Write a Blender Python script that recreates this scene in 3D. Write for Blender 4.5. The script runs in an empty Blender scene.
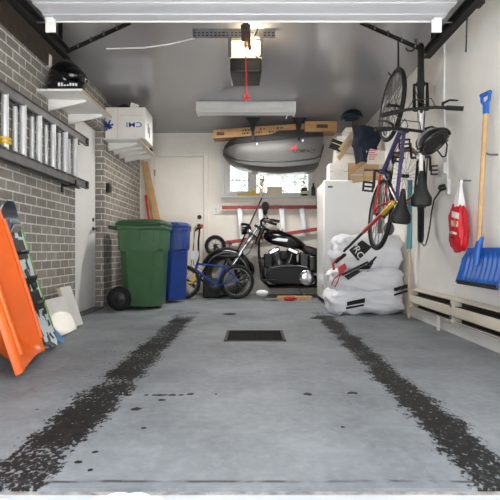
import bpy, bmesh, math, random
from mathutils import Vector, Matrix, Euler, noise
from mathutils.bvhtree import BVHTree
random.seed(7)
SC = bpy.context.scene
COL = SC.collection
F = 500.0
CX, CY, CH = 253.0, 250.0, 0.70
XL, XR, YB, ZC = -1.80, 1.67, 7.95, 2.56       # left wall, right wall, back wall, ceiling
def V(*a): return Vector(a)
def at(px, py, Y):                              # point of the place seen at a pixel at depth Y
    return Vector(((px-CX)*Y/F, Y, CH-(py-CY)*Y/F))
def lin(v):
    v /= 255.0
    return v/12.92 if v <= .04045 else ((v+.055)/1.055)**2.4
def rgb(r, g, b): return (lin(r), lin(g), lin(b), 1.0)

# ---------------------------------------------------------------- materials
def nt(name):
    m = bpy.data.materials.new(name); m.use_nodes = True
    return m, m.node_tree.nodes, m.node_tree.links, m.node_tree.nodes['Principled BSDF']
def mat(name, col, rough=.5, metal=0.0, var=.12, scale=9.0, bump=0.0, bscale=60.0, spec=None, coat=0.0, rvar=0.0):
    m, N, L, b = nt(name)
    tc = N.new('ShaderNodeTexCoord')
    n = N.new('ShaderNodeTexNoise'); n.inputs['Scale'].default_value = scale; n.inputs['Detail'].default_value = 5
    L.new(tc.outputs['Object'], n.inputs['Vector'])
    r = N.new('ShaderNodeValToRGB'); e = r.color_ramp.elements
    e[0].position, e[1].position = .3, .7
    e[0].color = tuple(c*(1-var) for c in col[:3])+(1,)
    e[1].color = tuple(min(1, c*(1+var)) for c in col[:3])+(1,)
    L.new(n.outputs['Fac'], r.inputs['Fac']); L.new(r.outputs['Color'], b.inputs['Base Color'])
    b.inputs['Roughness'].default_value = rough; b.inputs['Metallic'].default_value = metal
    if rvar:
        mr = N.new('ShaderNodeMapRange'); mr.inputs['To Min'].default_value = max(0, rough-rvar); mr.inputs['To Max'].default_value = min(1, rough+rvar)
        L.new(n.outputs['Fac'], mr.inputs['Value']); L.new(mr.outputs[0], b.inputs['Roughness'])
    if spec is not None: b.inputs['Specular IOR Level'].default_value = spec
    if coat: b.inputs['Coat Weight'].default_value = coat; b.inputs['Coat Roughness'].default_value = .08
    if bump:
        n2 = N.new('ShaderNodeTexNoise'); n2.inputs['Scale'].default_value = bscale; n2.inputs['Detail'].default_value = 4
        L.new(tc.outputs['Object'], n2.inputs['Vector'])
        bp = N.new('ShaderNodeBump'); bp.inputs['Strength'].default_value = bump; bp.inputs['Distance'].default_value = .01
        L.new(n2.outputs['Fac'], bp.inputs['Height']); L.new(bp.outputs[0], b.inputs['Normal'])
    return m
def math_node(N, L, op, a, b=None, c=None):
    n = N.new('ShaderNodeMath'); n.operation = op
    for i, v in enumerate((a, b, c)):
        if v is None: continue
        if isinstance(v, (int, float)): n.inputs[i].default_value = v
        else: L.new(v, n.inputs[i])
    return n.outputs[0]
def mixc(N, L, f, a, b):
    n = N.new('ShaderNodeMix'); n.data_type = 'RGBA'
    L.new(f, n.inputs[0])
    for s, v in ((6, a), (7, b)):
        if isinstance(v, tuple): n.inputs[s].default_value = v
        else: L.new(v, n.inputs[s])
    return n.outputs[2]
def ramp(N, L, f, p0, p1, c0=(0,0,0,1), c1=(1,1,1,1)):
    r = N.new('ShaderNodeValToRGB'); e = r.color_ramp.elements
    e[0].position, e[1].position, e[0].color, e[1].color = p0, p1, c0, c1
    L.new(f, r.inputs[0]); return r.outputs[0]
def noise_node(N, L, vec, scale, detail=4, rough=.5):
    n = N.new('ShaderNodeTexNoise'); n.inputs['Scale'].default_value = scale; n.inputs['Detail'].default_value = detail
    n.inputs['Roughness'].default_value = rough
    L.new(vec, n.inputs['Vector']); return n.outputs['Fac']
def scaled(N, L, vec, s):
    m = N.new('ShaderNodeMapping'); m.inputs['Scale'].default_value = s
    L.new(vec, m.inputs['Vector']); return m.outputs[0]

def brick_material():
    m, N, L, b = nt('grey_brick')
    tc = N.new('ShaderNodeTexCoord'); s = N.new('ShaderNodeSeparateXYZ'); L.new(tc.outputs['Object'], s.inputs[0])
    u = math_node(N, L, 'ADD', s.outputs[0], s.outputs[1])
    c = N.new('ShaderNodeCombineXYZ'); L.new(u, c.inputs[0]); L.new(s.outputs[2], c.inputs[1])
    # slight wobble so the courses are hand laid
    br = N.new('ShaderNodeTexBrick'); L.new(c.outputs[0], br.inputs['Vector'])
    br.inputs['Scale'].default_value = 1.0; br.inputs['Brick Width'].default_value = .205; br.inputs['Row Height'].default_value = .076
    br.inputs['Mortar Size'].default_value = .0062; br.inputs['Mortar Smooth'].default_value = .15; br.inputs['Bias'].default_value = -.1
    br.inputs['Color1'].default_value = rgb(142, 137, 131); br.inputs['Color2'].default_value = rgb(166, 160, 152)
    br.inputs['Mortar'].default_value = rgb(232, 228, 218)
    f = noise_node(N, L, tc.outputs['Object'], 38, 6, .7)
    g = noise_node(N, L, tc.outputs['Object'], 2.2, 3)
    v = ramp(N, L, f, .25, .75, (.62,.62,.62,1), (1.15,1.14,1.12,1))
    mx = N.new('ShaderNodeMix'); mx.data_type = 'RGBA'; mx.blend_type = 'MULTIPLY'; mx.inputs[0].default_value = 1
    L.new(br.outputs['Color'], mx.inputs[6]); L.new(v, mx.inputs[7])
    v2 = ramp(N, L, g, .3, .7, (.82,.80,.78,1), (1.08,1.08,1.08,1))
    mx2 = N.new('ShaderNodeMix'); mx2.data_type = 'RGBA'; mx2.blend_type = 'MULTIPLY'; mx2.inputs[0].default_value = 1
    L.new(mx.outputs[2], mx2.inputs[6]); L.new(v2, mx2.inputs[7]); L.new(mx2.outputs[2], b.inputs['Base Color'])
    b.inputs['Roughness'].default_value = .85
    h = math_node(N, L, 'MULTIPLY_ADD', br.outputs['Fac'], -1.0, math_node(N, L, 'MULTIPLY', f, .35))
    bp = N.new('ShaderNodeBump'); bp.inputs['Strength'].default_value = .7; bp.inputs['Distance'].default_value = .008
    L.new(h, bp.inputs['Height']); L.new(bp.outputs[0], b.inputs['Normal'])
    return m

def floor_material():
    m, N, L, b = nt('stained_concrete')
    tc = N.new('ShaderNodeTexCoord'); P = tc.outputs['Object']
    s = N.new('ShaderNodeSeparateXYZ'); L.new(P, s.inputs[0]); X, Y = s.outputs[0], s.outputs[1]
    big = noise_node(N, L, P, 1.6, 6, .65); fine = noise_node(N, L, P, 22, 8, .7); mid = noise_node(N, L, scaled(N, L, P, (1, .45, 1)), 6, 6, .7)
    base = mixc(N, L, ramp(N, L, big, .35, .68), rgb(112, 117, 121), rgb(146, 151, 155))
    base = mixc(N, L, math_node(N, L, 'MULTIPLY', ramp(N, L, fine, .45, .72), .32), base, rgb(172, 177, 181))
    base = mixc(N, L, math_node(N, L, 'MULTIPLY', ramp(N, L, mid, .58, .72), .40), base, rgb(70, 74, 77))
    # wet tyre marks: two bands along the car's way in, ragged and broken up
    edge = noise_node(N, L, scaled(N, L, P, (1, .8, 1)), 9, 5, .7)
    grain = noise_node(N, L, scaled(N, L, P, (1.6, 1, 1)), 34, 4, .65)
    gap = noise_node(N, L, P, 3.1, 3)
    def band(x0, w, y0, y1):
        d = math_node(N, L, 'ABSOLUTE', math_node(N, L, 'SUBTRACT', X, x0))
        d = math_node(N, L, 'ADD', d, math_node(N, L, 'MULTIPLY', math_node(N, L, 'SUBTRACT', edge, .5), .16))
        d = math_node(N, L, 'SUBTRACT', w, d)                       # >0 inside
        a = math_node(N, L, 'MULTIPLY', d, 22.0)
        yy = math_node(N, L, 'MINIMUM', math_node(N, L, 'MULTIPLY', math_node(N, L, 'SUBTRACT', Y, y0), 1.3), math_node(N, L, 'MULTIPLY', math_node(N, L, 'SUBTRACT', y1, Y), 1.6))
        a = math_node(N, L, 'MINIMUM', math_node(N, L, 'MINIMUM', a, yy), .62)
        a = math_node(N, L, 'ADD', a, math_node(N, L, 'MULTIPLY', math_node(N, L, 'SUBTRACT', grain, .50), 5.5))
        a = math_node(N, L, 'ADD', a, math_node(N, L, 'MULTIPLY', math_node(N, L, 'SUBTRACT', gap, .42), 3.4))
        n = N.new('ShaderNodeClamp'); L.new(math_node(N, L, 'MULTIPLY', a, 2.2), n.inputs[0]); return n.outputs[0]
    wet = math_node(N, L, 'MAXIMUM', band(-.72, .098, 1.30, 5.28), band(.752, .078, 1.42, 5.3))
    # drips: a dotted row and a few strays
    def blob(x, y, rx, ry):
        dx = math_node(N, L, 'DIVIDE', math_node(N, L, 'SUBTRACT', X, x), rx); dy = math_node(N, L, 'DIVIDE', math_node(N, L, 'SUBTRACT', Y, y), ry)
        d = math_node(N, L, 'ADD', math_node(N, L, 'MULTIPLY', dx, dx), math_node(N, L, 'MULTIPLY', dy, dy))
        d = math_node(N, L, 'ADD', d, math_node(N, L, 'MULTIPLY', math_node(N, L, 'SUBTRACT', grain, .5), 3.0))
        n = N.new('ShaderNodeClamp'); L.new(math_node(N, L, 'MULTIPLY', math_node(N, L, 'SUBTRACT', 1.0, d), 3.0), n.inputs[0]); return n.outputs[0]
    for px, py, rx, ry in ((128,395,.022,.02),(146,395,.012,.015),(160,395,.045,.016),(172,395,.022,.018),(181,395,.016,.015),(191,394,.02,.02),(162,400,.02,.02),
                           (136,409,.028,.024),(308,394,.026,.028),(352,393,.03,.022),(343,427,.01,.012),
                           (85,440,.012,.014),(95,452,.012,.012),(78,462,.014,.014),(90,470,.01,.012),(230,314,.08,.10),(318,318,.09,.10),(216,394,.008,.012),(144,428,.012,.012)):
        q = at(px, py, F*CH/(py-CY)); wet = math_node(N, L, 'MAXIMUM', wet, blob(q.x, q.y, rx, ry))
    # small splashes beside the left band
    sp = noise_node(N, L, scaled(N, L, P, (1, .8, 1)), 30, 3, .5)
    dxx = math_node(N, L, 'ABSOLUTE', math_node(N, L, 'ADD', X, .86)); dyy = math_node(N, L, 'ABSOLUTE', math_node(N, L, 'SUBTRACT', Y, 3.0))
    fall = math_node(N, L, 'SUBTRACT', 1.0, math_node(N, L, 'MAXIMUM', math_node(N, L, 'MULTIPLY', dxx, 2.2), math_node(N, L, 'MULTIPLY', dyy, .6)))
    cl = N.new('ShaderNodeClamp'); L.new(fall, cl.inputs[0])
    sq = math_node(N, L, 'ADD', sp, math_node(N, L, 'MULTIPLY', cl.outputs[0], .16))
    wet = math_node(N, L, 'MAXIMUM', wet, ramp(N, L, sq, .80, .83))
    dirt = mixc(N, L, ramp(N, L, fine, .35, .65), rgb(10, 10, 9), rgb(38, 35, 32))
    # dry dusty halo along the wet bands
    base = mixc(N, L, math_node(N, L, 'MULTIPLY', wet, .96), base, dirt)
    # hairline crack across the slab near the way in
    cy = math_node(N, L, 'ADD', Y, math_node(N, L, 'MULTIPLY', math_node(N, L, 'SUBTRACT', noise_node(N, L, P, 4, 5), .5), .03))
    cr = ramp(N, L, math_node(N, L, 'ABSOLUTE', math_node(N, L, 'SUBTRACT', cy, 1.512)), .003, .011, (1,1,1,1), (0,0,0,1))
    cr = math_node(N, L, 'MULTIPLY', cr, ramp(N, L, noise_node(N, L, P, 9, 4), .38, .6))
    base = mixc(N, L, cr, base, rgb(58, 58, 60))
    L.new(base, b.inputs['Base Color'])
    ro = N.new('ShaderNodeMapRange'); ro.inputs['To Min'].default_value = .52; ro.inputs['To Max'].default_value = .55
    L.new(wet, ro.inputs['Value']); L.new(ro.outputs[0], b.inputs['Roughness'])
    sl = N.new('ShaderNodeMapRange'); sl.inputs['To Min'].default_value = .3; sl.inputs['To Max'].default_value = .1; L.new(wet, sl.inputs['Value']); L.new(sl.outputs[0], b.inputs['Specular IOR Level'])
    bp = N.new('ShaderNodeBump'); bp.inputs['Strength'].default_value = .25; bp.inputs['Distance'].default_value = .006
    L.new(fine, bp.inputs['Height']); L.new(bp.outputs[0], b.inputs['Normal'])
    return m

def pattern_material(name, base, ink, scale, thr, rough=.35, stretch=(1,1,1)):
    m, N, L, b = nt(name)
    tc = N.new('ShaderNodeTexCoord'); v = N.new('ShaderNodeTexVoronoi'); v.distance = 'CHEBYCHEV'; v.inputs['Scale'].default_value = scale
    L.new(scaled(N, L, tc.outputs['Object'], stretch), v.inputs['Vector'])
    s = N.new('ShaderNodeSeparateColor'); L.new(v.outputs['Color'], s.inputs[0])
    f = ramp(N, L, s.outputs[0], thr, thr+.02)
    L.new(mixc(N, L, f, base, ink), b.inputs['Base Color']); b.inputs['Roughness'].default_value = rough
    return m

def glass_material():
    m, N, L, b = nt('clear_glass')
    out = N['Material Output']; t = N.new('ShaderNodeBsdfTransparent'); g = N.new('ShaderNodeBsdfGlossy'); g.inputs['Roughness'].default_value = .03
    f = N.new('ShaderNodeFresnel'); f.inputs['IOR'].default_value = 1.45
    x = N.new('ShaderNodeMixShader'); L.new(f.outputs[0], x.inputs[0]); L.new(t.outputs[0], x.inputs[1]); L.new(g.outputs[0], x.inputs[2]); L.new(x.outputs[0], out.inputs[0])
    N.remove(b); return m

def glow(name, col, strength, base=None):
    m, N, L, b = nt(name)
    b.inputs['Base Color'].default_value = base or col; b.inputs['Emission Color'].default_value = col; b.inputs['Emission Strength'].default_value = strength
    b.inputs['Roughness'].default_value = .4
    n = N.new('ShaderNodeTexNoise'); n.inputs['Scale'].default_value = 14
    mr = N.new('ShaderNodeMapRange'); mr.inputs['To Min'].default_value = strength*.85; mr.inputs['To Max'].default_value = strength*1.1
    L.new(n.outputs[0], mr.inputs[0]); L.new(mr.outputs[0], b.inputs['Emission Strength'])
    return m

M = {}
M['brick'] = brick_material(); M['floor'] = floor_material()
M['plaster'] = mat('painted_plaster', rgb(238, 236, 231), .6, var=.04, scale=3, bump=.12, bscale=25)
M['back_paint'] = mat('cream_paint', rgb(240, 234, 223), .6, var=.05, scale=4, bump=.06, bscale=30)
M['ceiling'] = mat('grey_ceiling_panel', rgb(158, 158, 162), .17, .30, var=.03, scale=1.0)
M['dark_wood'] = mat('dark_wood', rgb(70, 60, 52), .7, var=.25, scale=14)
M['white_paint'] = mat('white_paint', rgb(228, 226, 221), .45, var=.04, scale=6)
M['door_white'] = mat('door_paint', rgb(238, 231, 220), .5, var=.04, scale=3)
M['side_door'] = mat('side_door_paint', rgb(232, 230, 227), .45, var=.04, scale=3)
M['panel_white'] = mat('overhead_door_paint', rgb(192, 193, 197), .4, var=.04, scale=5)
M['black_metal'] = mat('black_metal', rgb(20, 19, 19), .5, .2, var=.3, scale=12)
M['steel'] = mat('galvanised_steel', rgb(120, 120, 122), .4, .8, var=.2, scale=18)
M['dark_steel'] = mat('dark_steel', rgb(62, 61, 62), .45, .6, var=.25, scale=20)
M['alu'] = mat('aluminium', rgb(214, 214, 214), .38, .55, var=.08, scale=12)
M['alu_grey'] = mat('aluminium_rail', rgb(112, 110, 110), .5, .6, var=.2, scale=9)
M['chrome'] = mat('chrome', rgb(215, 215, 220), .12, 1.0, var=.05)
M['black_plastic'] = mat('black_plastic', rgb(15, 15, 16), .4, var=.2, scale=10)
M['rubber'] = mat('black_rubber', rgb(15, 14, 14), .75, var=.25, scale=30, bump=.2, bscale=80)
M['gloss_black'] = mat('gloss_black_paint', rgb(9, 9, 11), .2, var=.1, coat=.25)
M['matte_black'] = mat('matte_black', rgb(13, 13, 14), .6, var=.2)
M['leather'] = mat('black_leather', rgb(14, 13, 13), .6, var=.2, bump=.2, bscale=90)
M['card'] = mat('cardboard', rgb(178, 138, 94), .8, var=.10, scale=8)
M['card_pale'] = mat('pale_cardboard', rgb(206, 186, 156), .8, var=.08, scale=8)
M['card_white'] = mat('white_cardboard', rgb(236, 232, 224), .7, var=.04, scale=6)
M['ink_black'] = mat('black_ink', rgb(28, 28, 30), .6)
M['ink_blue'] = mat('blue_ink', rgb(34, 72, 150), .6)
M['ink_red'] = mat('red_ink', rgb(196, 60, 62), .6)
M['ink_white'] = mat('white_ink', rgb(238, 238, 236), .6)
M['wood'] = mat('pine_wood', rgb(196, 158, 112), .65, var=.18, scale=7)
M['wood_pale'] = mat('pale_wood', rgb(214, 186, 148), .6, var=.12, scale=9)
M['green_bin'] = mat('green_plastic', rgb(66, 104, 66), .38, var=.12, scale=6, bump=.05, bscale=30)
M['green_lid'] = mat('dark_green_plastic', rgb(36, 72, 42), .4, var=.12, scale=6)
M['blue_bin'] = mat('blue_plastic', rgb(26, 62, 140), .34, var=.12, scale=6)
M['blue_lid'] = mat('dark_blue_plastic', rgb(26, 50, 110), .36, var=.12, scale=6)
M['orange'] = mat('orange_plastic', rgb(240, 108, 34), .33, var=.07, scale=4, bump=.03, bscale=20)
M['red'] = mat('red_paint', rgb(190, 36, 34), .35, var=.12)
M['fibre_red'] = mat('red_fibreglass', rgb(168, 70, 66), .5, var=.15)
M['yellow'] = mat('yellow_paint', rgb(232, 190, 40), .4, var=.1)
M['bike_blue'] = mat('blue_frame_paint', rgb(38, 66, 140), .25, var=.12, coat=.4)
M['purple'] = mat('purple_frame_paint', rgb(66, 54, 96), .3, var=.15, coat=.4)
M['frame_white'] = mat('white_frame_paint', rgb(224, 222, 216), .25, var=.05, coat=.4)
M['frame_grey'] = mat('grey_frame_paint', rgb(150, 148, 146), .3, .3, var=.1)
M['fridge'] = mat('fridge_enamel', rgb(236, 236, 234), .3, var=.02, scale=3)
M['fridge_side'] = M['fridge']
M['bag'] = mat('white_bag_plastic', rgb(242, 243, 246), .38, var=.04, scale=5, bump=.25, bscale=22)
M['sheet'] = mat('grey_plastic_sheet', rgb(188, 192, 196), .35, var=.08, scale=7, bump=.3, bscale=25)
M['shovel_blue'] = mat('shovel_blue_plastic', rgb(30, 92, 176), .34, var=.10, scale=5)
M['red_bag'] = mat('red_bag_plastic', rgb(206, 26, 40), .28, var=.15, scale=10, bump=.4, bscale=26)
M['cream'] = mat('cream_plastic', rgb(226, 214, 186), .5, var=.05)
M['heater'] = mat('heater_enamel', rgb(214, 206, 188), .45, var=.06, scale=6)
M['heater_dark'] = mat('heater_fins_shade', rgb(40, 34, 29), .7, .1, var=.3, scale=30)
M['turq'] = mat('turquoise_paint', rgb(96, 164, 182), .45, var=.1)
M['navy'] = mat('navy_cloth', rgb(26, 33, 50), .85, var=.25, scale=12, bump=.4, bscale=40)
M['paper'] = mat('paper', rgb(232, 224, 214), .8, var=.05)
M['cargo'] = mat('cargo_shell_grey', rgb(82, 80, 79), .38, var=.06, scale=5)
M['cargo_dark'] = mat('cargo_base_black', rgb(38, 37, 37), .45, var=.1)
M['copper'] = mat('tan_rubber', rgb(150, 96, 70), .6, var=.2)
M['snow'] = mat('snow', rgb(246, 248, 252), .7, var=.02, bump=.4, bscale=30)
M['bark'] = mat('bark', rgb(84, 74, 64), .9, var=.3)
M['leaf'] = mat('frosted_foliage', rgb(132, 144, 134), .8, var=.3, scale=3)
M['glass'] = glass_material()
M['green'] = mat('lime_green_paint', rgb(104, 150, 60), .4)
M['skyblue'] = mat('sky_blue_paint', rgb(52, 120, 178), .35)
M['teal_dark'] = mat('dark_navy_gloss', rgb(22, 42, 58), .2, var=.2, coat=.4)
M['board_art'] = pattern_material('snowboard_graphic', rgb(24, 28, 32), rgb(206, 220, 220), 24, .36, .3, (1, 1, .6))
M['lens'] = glow('lamp_lens', (1.0, .80, .50, 1), 0.32, rgb(236, 222, 192))
M['tube_on'] = glow('fluorescent_diffuser', (.97, .97, 1.0, 1), .02, rgb(196, 196, 194))
M['amber'] = mat('brown_glass', rgb(60, 36, 20), .15)
M['bottle'] = mat('dark_green_glass', rgb(24, 48, 30), .12)

# ---------------------------------------------------------------- mesh building
def frame_of(d):
    d = d.normalized(); a = Vector((0,0,1)) if abs(d.z) < .9 else Vector((1,0,0))
    u = d.cross(a).normalized(); return u, d.cross(u).normalized()
class MB:
    def __init__(s): s.bm = bmesh.new()
    def face(s, vs):
        try: return s.bm.faces.new(vs)
        except ValueError: return None
    def hexa(s, p):                              # 8 corners: bottom 4 ccw, top 4
        v = [s.bm.verts.new(q) for q in p]
        for f in ((3,2,1,0),(4,5,6,7),(0,1,5,4),(1,2,6,5),(2,3,7,6),(3,0,4,7)): s.face([v[i] for i in f])
        return s
    def box(s, x0, x1, y0, y1, z0, z1, R=None, c=None):
        p = [V(x0,y0,z0),V(x1,y0,z0),V(x1,y1,z0),V(x0,y1,z0),V(x0,y0,z1),V(x1,y0,z1),V(x1,y1,z1),V(x0,y1,z1)]
        if R is not None: p = [R @ q for q in p]
        if c is not None: p = [q+c for q in p]
        return s.hexa(p)
    def bar(s, a, b, w, h, up=None):             # rectangular bar from a to b, w across, h along up
        a, b = Vector(a), Vector(b); d = (b-a).normalized()
        up = Vector(up) if up is not None else (V(0,0,1) if abs(d.z) < .9 else V(0,1,0))
        u = d.cross(up).normalized(); n = u.cross(d).normalized()
        c = [u*(-w/2)-n*(h/2), u*(w/2)-n*(h/2), u*(w/2)+n*(h/2), u*(-w/2)+n*(h/2)]
        return s.loft([[a+q for q in c], [b+q for q in c]])
    def loft(s, secs, cap=True, closed=True):
        rows = [[s.bm.verts.new(p) for p in sec] for sec in secs]
        n = len(rows[0])
        for a, b in zip(rows, rows[1:]):
            for i in range(n if closed else n-1): s.face([a[i], a[(i+1)%n], b[(i+1)%n], b[i]])
        if cap and closed: s.face(rows[0][::-1]); s.face(rows[-1])
        return s
    def tube(s, pts, r, seg=8, closed=False, cap=True):
        pts = [Vector(p) for p in pts]; n = len(pts)
        rs = r if isinstance(r, (list, tuple)) else [r]*n
        rows = []; u = None
        for i, p in enumerate(pts):
            if closed: d = pts[(i+1)%n]-pts[i-1]
            else: d = pts[min(i+1,n-1)]-pts[max(i-1,0)]
            d.normalize()
            if u is None: u, v = frame_of(d)
            else:
                u = (u-d*u.dot(d)); u = u.normalized() if u.length > 1e-6 else frame_of(d)[0]; v = d.cross(u)
            rows.append([s.bm.verts.new(p+(u*math.cos(t*2*math.pi/seg)+v*math.sin(t*2*math.pi/seg))*rs[i]) for t in range(seg)])
        m = n if closed else n-1
        off = 0
        for i in range(m):
            a, b = rows[i], rows[(i+1)%n]
            if closed and i == m-1:             # match twist
                off = min(range(seg), key=lambda k: (a[0].co-b[k].co).length)
            for k in range(seg): s.face([a[k], a[(k+1)%seg], b[(k+1+off)%seg], b[(k+off)%seg]])
        if cap and not closed: s.face(rows[0][::-1]); s.face(rows[-1])
        return s
    def cyl(s, a, b, r0, r1=None, seg=16): return s.tube([a, b], [r0, r0 if r1 is None else r1], seg)
    def ring(s, c, axis, R, r, seg=40, sub=8, flat=1.0):
        u, v = frame_of(Vector(axis)); ax = Vector(axis).normalized(); c = Vector(c)
        rows = []
        for i in range(seg):
            t = i*2*math.pi/seg; o = u*math.cos(t)+v*math.sin(t)
            rows.append([s.bm.verts.new(c+o*(R+r*math.cos(k*2*math.pi/sub))+ax*(r*flat*math.sin(k*2*math.pi/sub))) for k in range(sub)])
        for i in range(seg):
            a, b = rows[i], rows[(i+1)%seg]
            for k in range(sub): s.face([a[k], b[k], b[(k+1)%sub], a[(k+1)%sub]])
        return s
    def lathe(s, c, axis, prof, seg=24):         # prof: (radius, height along axis)
        u, v = frame_of(Vector(axis)); ax = Vector(axis).normalized(); c = Vector(c)
        return s.loft([[c+ax*h+(u*math.cos(i*2*math.pi/seg)+v*math.sin(i*2*math.pi/seg))*max(r, 1e-4) for i in range(seg)] for r, h in prof])
    def ball(s, c, r, seg=20, rings=12, lo=-1.0, hi=1.0, R=None):
        c = Vector(c); r = Vector(r) if not isinstance(r, (int, float)) else V(r,r,r)
        secs = []
        for j in range(rings+1):
            h = lo+(hi-lo)*j/rings; h = math.sin(math.asin(lo)+(math.asin(hi)-math.asin(lo))*j/rings)
            q = math.sqrt(max(1e-5, 1-h*h))
            row = [V(r.x*q*math.cos(i*2*math.pi/seg), r.y*q*math.sin(i*2*math.pi/seg), r.z*h) for i in range(seg)]
            secs.append([(R @ p if R else p)+c for p in row])
        return s.loft(secs)
    def prism(s, poly, ext):                     # poly: 3D points, ext: vector
        return s.loft([[Vector(p) for p in poly], [Vector(p)+Vector(ext) for p in poly]])
    def build(s, name, m, parent=None, local=False, bevel=0, smooth=True, ang=35):
        bm = s.bm
        bmesh.ops.recalc_face_normals(bm, faces=bm.faces[:])
        if parent is not None and not local:
            bm.transform(world_of(parent).inverted())
        if smooth:
            for f in bm.faces: f.smooth = True
            for e in bm.edges:
                if len(e.link_faces) == 2 and e.calc_face_angle(0) > math.radians(ang): e.smooth = False
        me = bpy.data.meshes.new(name); bm.to_mesh(me); bm.free()
        me.materials.append(M[m] if isinstance(m, str) else m)
        o = bpy.data.objects.new(name, me); COL.objects.link(o)
        if parent is not None: o.parent = parent; WORLD[o.name] = world_of(parent)
        if bevel:
            b = o.modifiers.new('bevel', 'BEVEL'); b.width = bevel; b.segments = 2; b.limit_method = 'ANGLE'; b.angle_limit = math.radians(40)
        return o
WORLD = {}
def world_of(o): return WORLD.get(o.name, Matrix.Identity(4))
def tag(o, label=None, cat=None, group=None, kind=None):
    if label: o['label'] = label
    if cat: o['category'] = cat
    if group: o['group'] = group
    if kind: o['kind'] = kind
    return o
def thing(name, label, cat, loc=(0,0,0), rot=None, group=None, mtx=None):
    o = bpy.data.objects.new(name, None); COL.objects.link(o); o.empty_display_size = .1
    m = mtx if mtx is not None else Matrix.Translation(Vector(loc)) @ (rot.to_4x4() if rot is not None else Matrix.Identity(4))
    o.matrix_basis = m; WORLD[o.name] = m.copy()
    return tag(o, label, cat, group)
def struct(o, label=None): o['kind'] = 'structure'; return o
def solo(o, label, cat, group=None): return tag(o, label, cat, group)
def writing(name, string, size, R, loc, m, parent, depth=.001, bvh=None, dirn=None, squash=1.0, off=.003):
    cu = bpy.data.curves.new(name, 'FONT'); cu.body = string; cu.size = size; cu.align_x = 'CENTER'; cu.align_y = 'CENTER'
    cu.extrude = depth; cu.resolution_u = 3; cu.offset = size*.004
    t = bpy.data.objects.new('tmp', cu); COL.objects.link(t)
    dg = bpy.context.evaluated_depsgraph_get(); me = bpy.data.meshes.new_from_object(t.evaluated_get(dg))
    bpy.data.objects.remove(t); bpy.data.curves.remove(cu)
    mb = MB(); mb.bm.from_mesh(me); bpy.data.meshes.remove(me)
    for v in mb.bm.verts: v.co.x *= squash; v.co = R @ v.co + Vector(loc)
    if bvh is not None: cling(mb, bvh, dirn, off)
    return mb.build(name, m, parent, smooth=False)
def cling(mb, bvh, d, off=.003):
    d = Vector(d).normalized()
    for v in mb.bm.verts:
        h = bvh.ray_cast(v.co-d*1.5, d)
        if h[0] is not None: v.co = h[0]-d*off
def patch(poly4, n=10):                          # a gridded quad, to be clung to a surface
    mb = MB(); a, b, c, d = [Vector(p) for p in poly4]
    g = [[mb.bm.verts.new((a.lerp(b, i/n)).lerp(d.lerp(c, i/n), j/n)) for i in range(n+1)] for j in range(n+1)]
    for j in range(n):
        for i in range(n): mb.face([g[j][i], g[j][i+1], g[j+1][i+1], g[j+1][i]])
    return mb
def basis(x, y, z): return Matrix((Vector(x), Vector(y), Vector(z))).transposed()
FACE_CAM = basis((1,0,0),(0,0,1),(0,-1,0))        # text on a surface facing -Y
def rrect(w, d, r, n=4):                          # rounded rectangle outline
    out = []
    for cx, cy, a0 in ((w/2-r, d/2-r, 0), (-w/2+r, d/2-r, 90), (-w/2+r, -d/2+r, 180), (w/2-r, -d/2+r, 270)):
        for k in range(n+1):
            a = math.radians(a0+90*k/n); out.append((cx+r*math.cos(a), cy+r*math.sin(a)))
    return out

# ================================================================= SETTING
struct(MB().box(XL-.4, XR+.3, 1.47, YB+.1, -.12, 0).build('floor', 'floor', smooth=False))
struct(MB().box(XL-.4, XR+.3, 1.25, YB+.2, ZC, ZC+.12).build('ceiling', 'ceiling', smooth=False))
mb = MB(); mb.box(XL-.24, XL, 1.45, 5.06, 0, 2.31); struct(mb.build('wall_left', 'brick', smooth=False))
mb = MB(); mb.box(XL-.24, XL, 6.03, YB+.1, 0, ZC); mb.box(XL-.24, XL, 5.06, 6.03, 2.14, ZC)
struct(mb.build('wall_left_rear', 'brick', smooth=False))
struct(MB().box(XL-.20, XL+.02, 1.45, 5.06, 2.31, ZC).build('trim_1', 'dark_wood', bevel=.004))
struct(MB().box(XR, XR+.2, 1.45, YB+.1, 0, ZC).build('wall_right', 'plaster', smooth=False))
# back wall with the window hole
WX0, WX1, WZ0, WZ1 = -.45, .94, 1.55, 2.24
mb = MB(); mb.box(XL-.2, WX0, YB, YB+.16, 0, ZC); mb.box(WX1, XR+.2, YB, YB+.16, 0, ZC); mb.box(WX0, WX1, YB, YB+.16, 0, WZ0); mb.box(WX0, WX1, YB, YB+.16, WZ1, ZC)
struct(mb.build('wall_back', 'back_paint', smooth=False))
mb = MB(); mb.box(XL-.24, -1.40, 1.28, 1.45, 0, ZC); mb.box(1.36, XR+.2, 1.28, 1.45, 0, ZC); mb.box(-1.40, 1.36, 1.28, 1.45, 2.18, ZC)
struct(mb.build('wall_front', 'brick', smooth=False))
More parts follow.
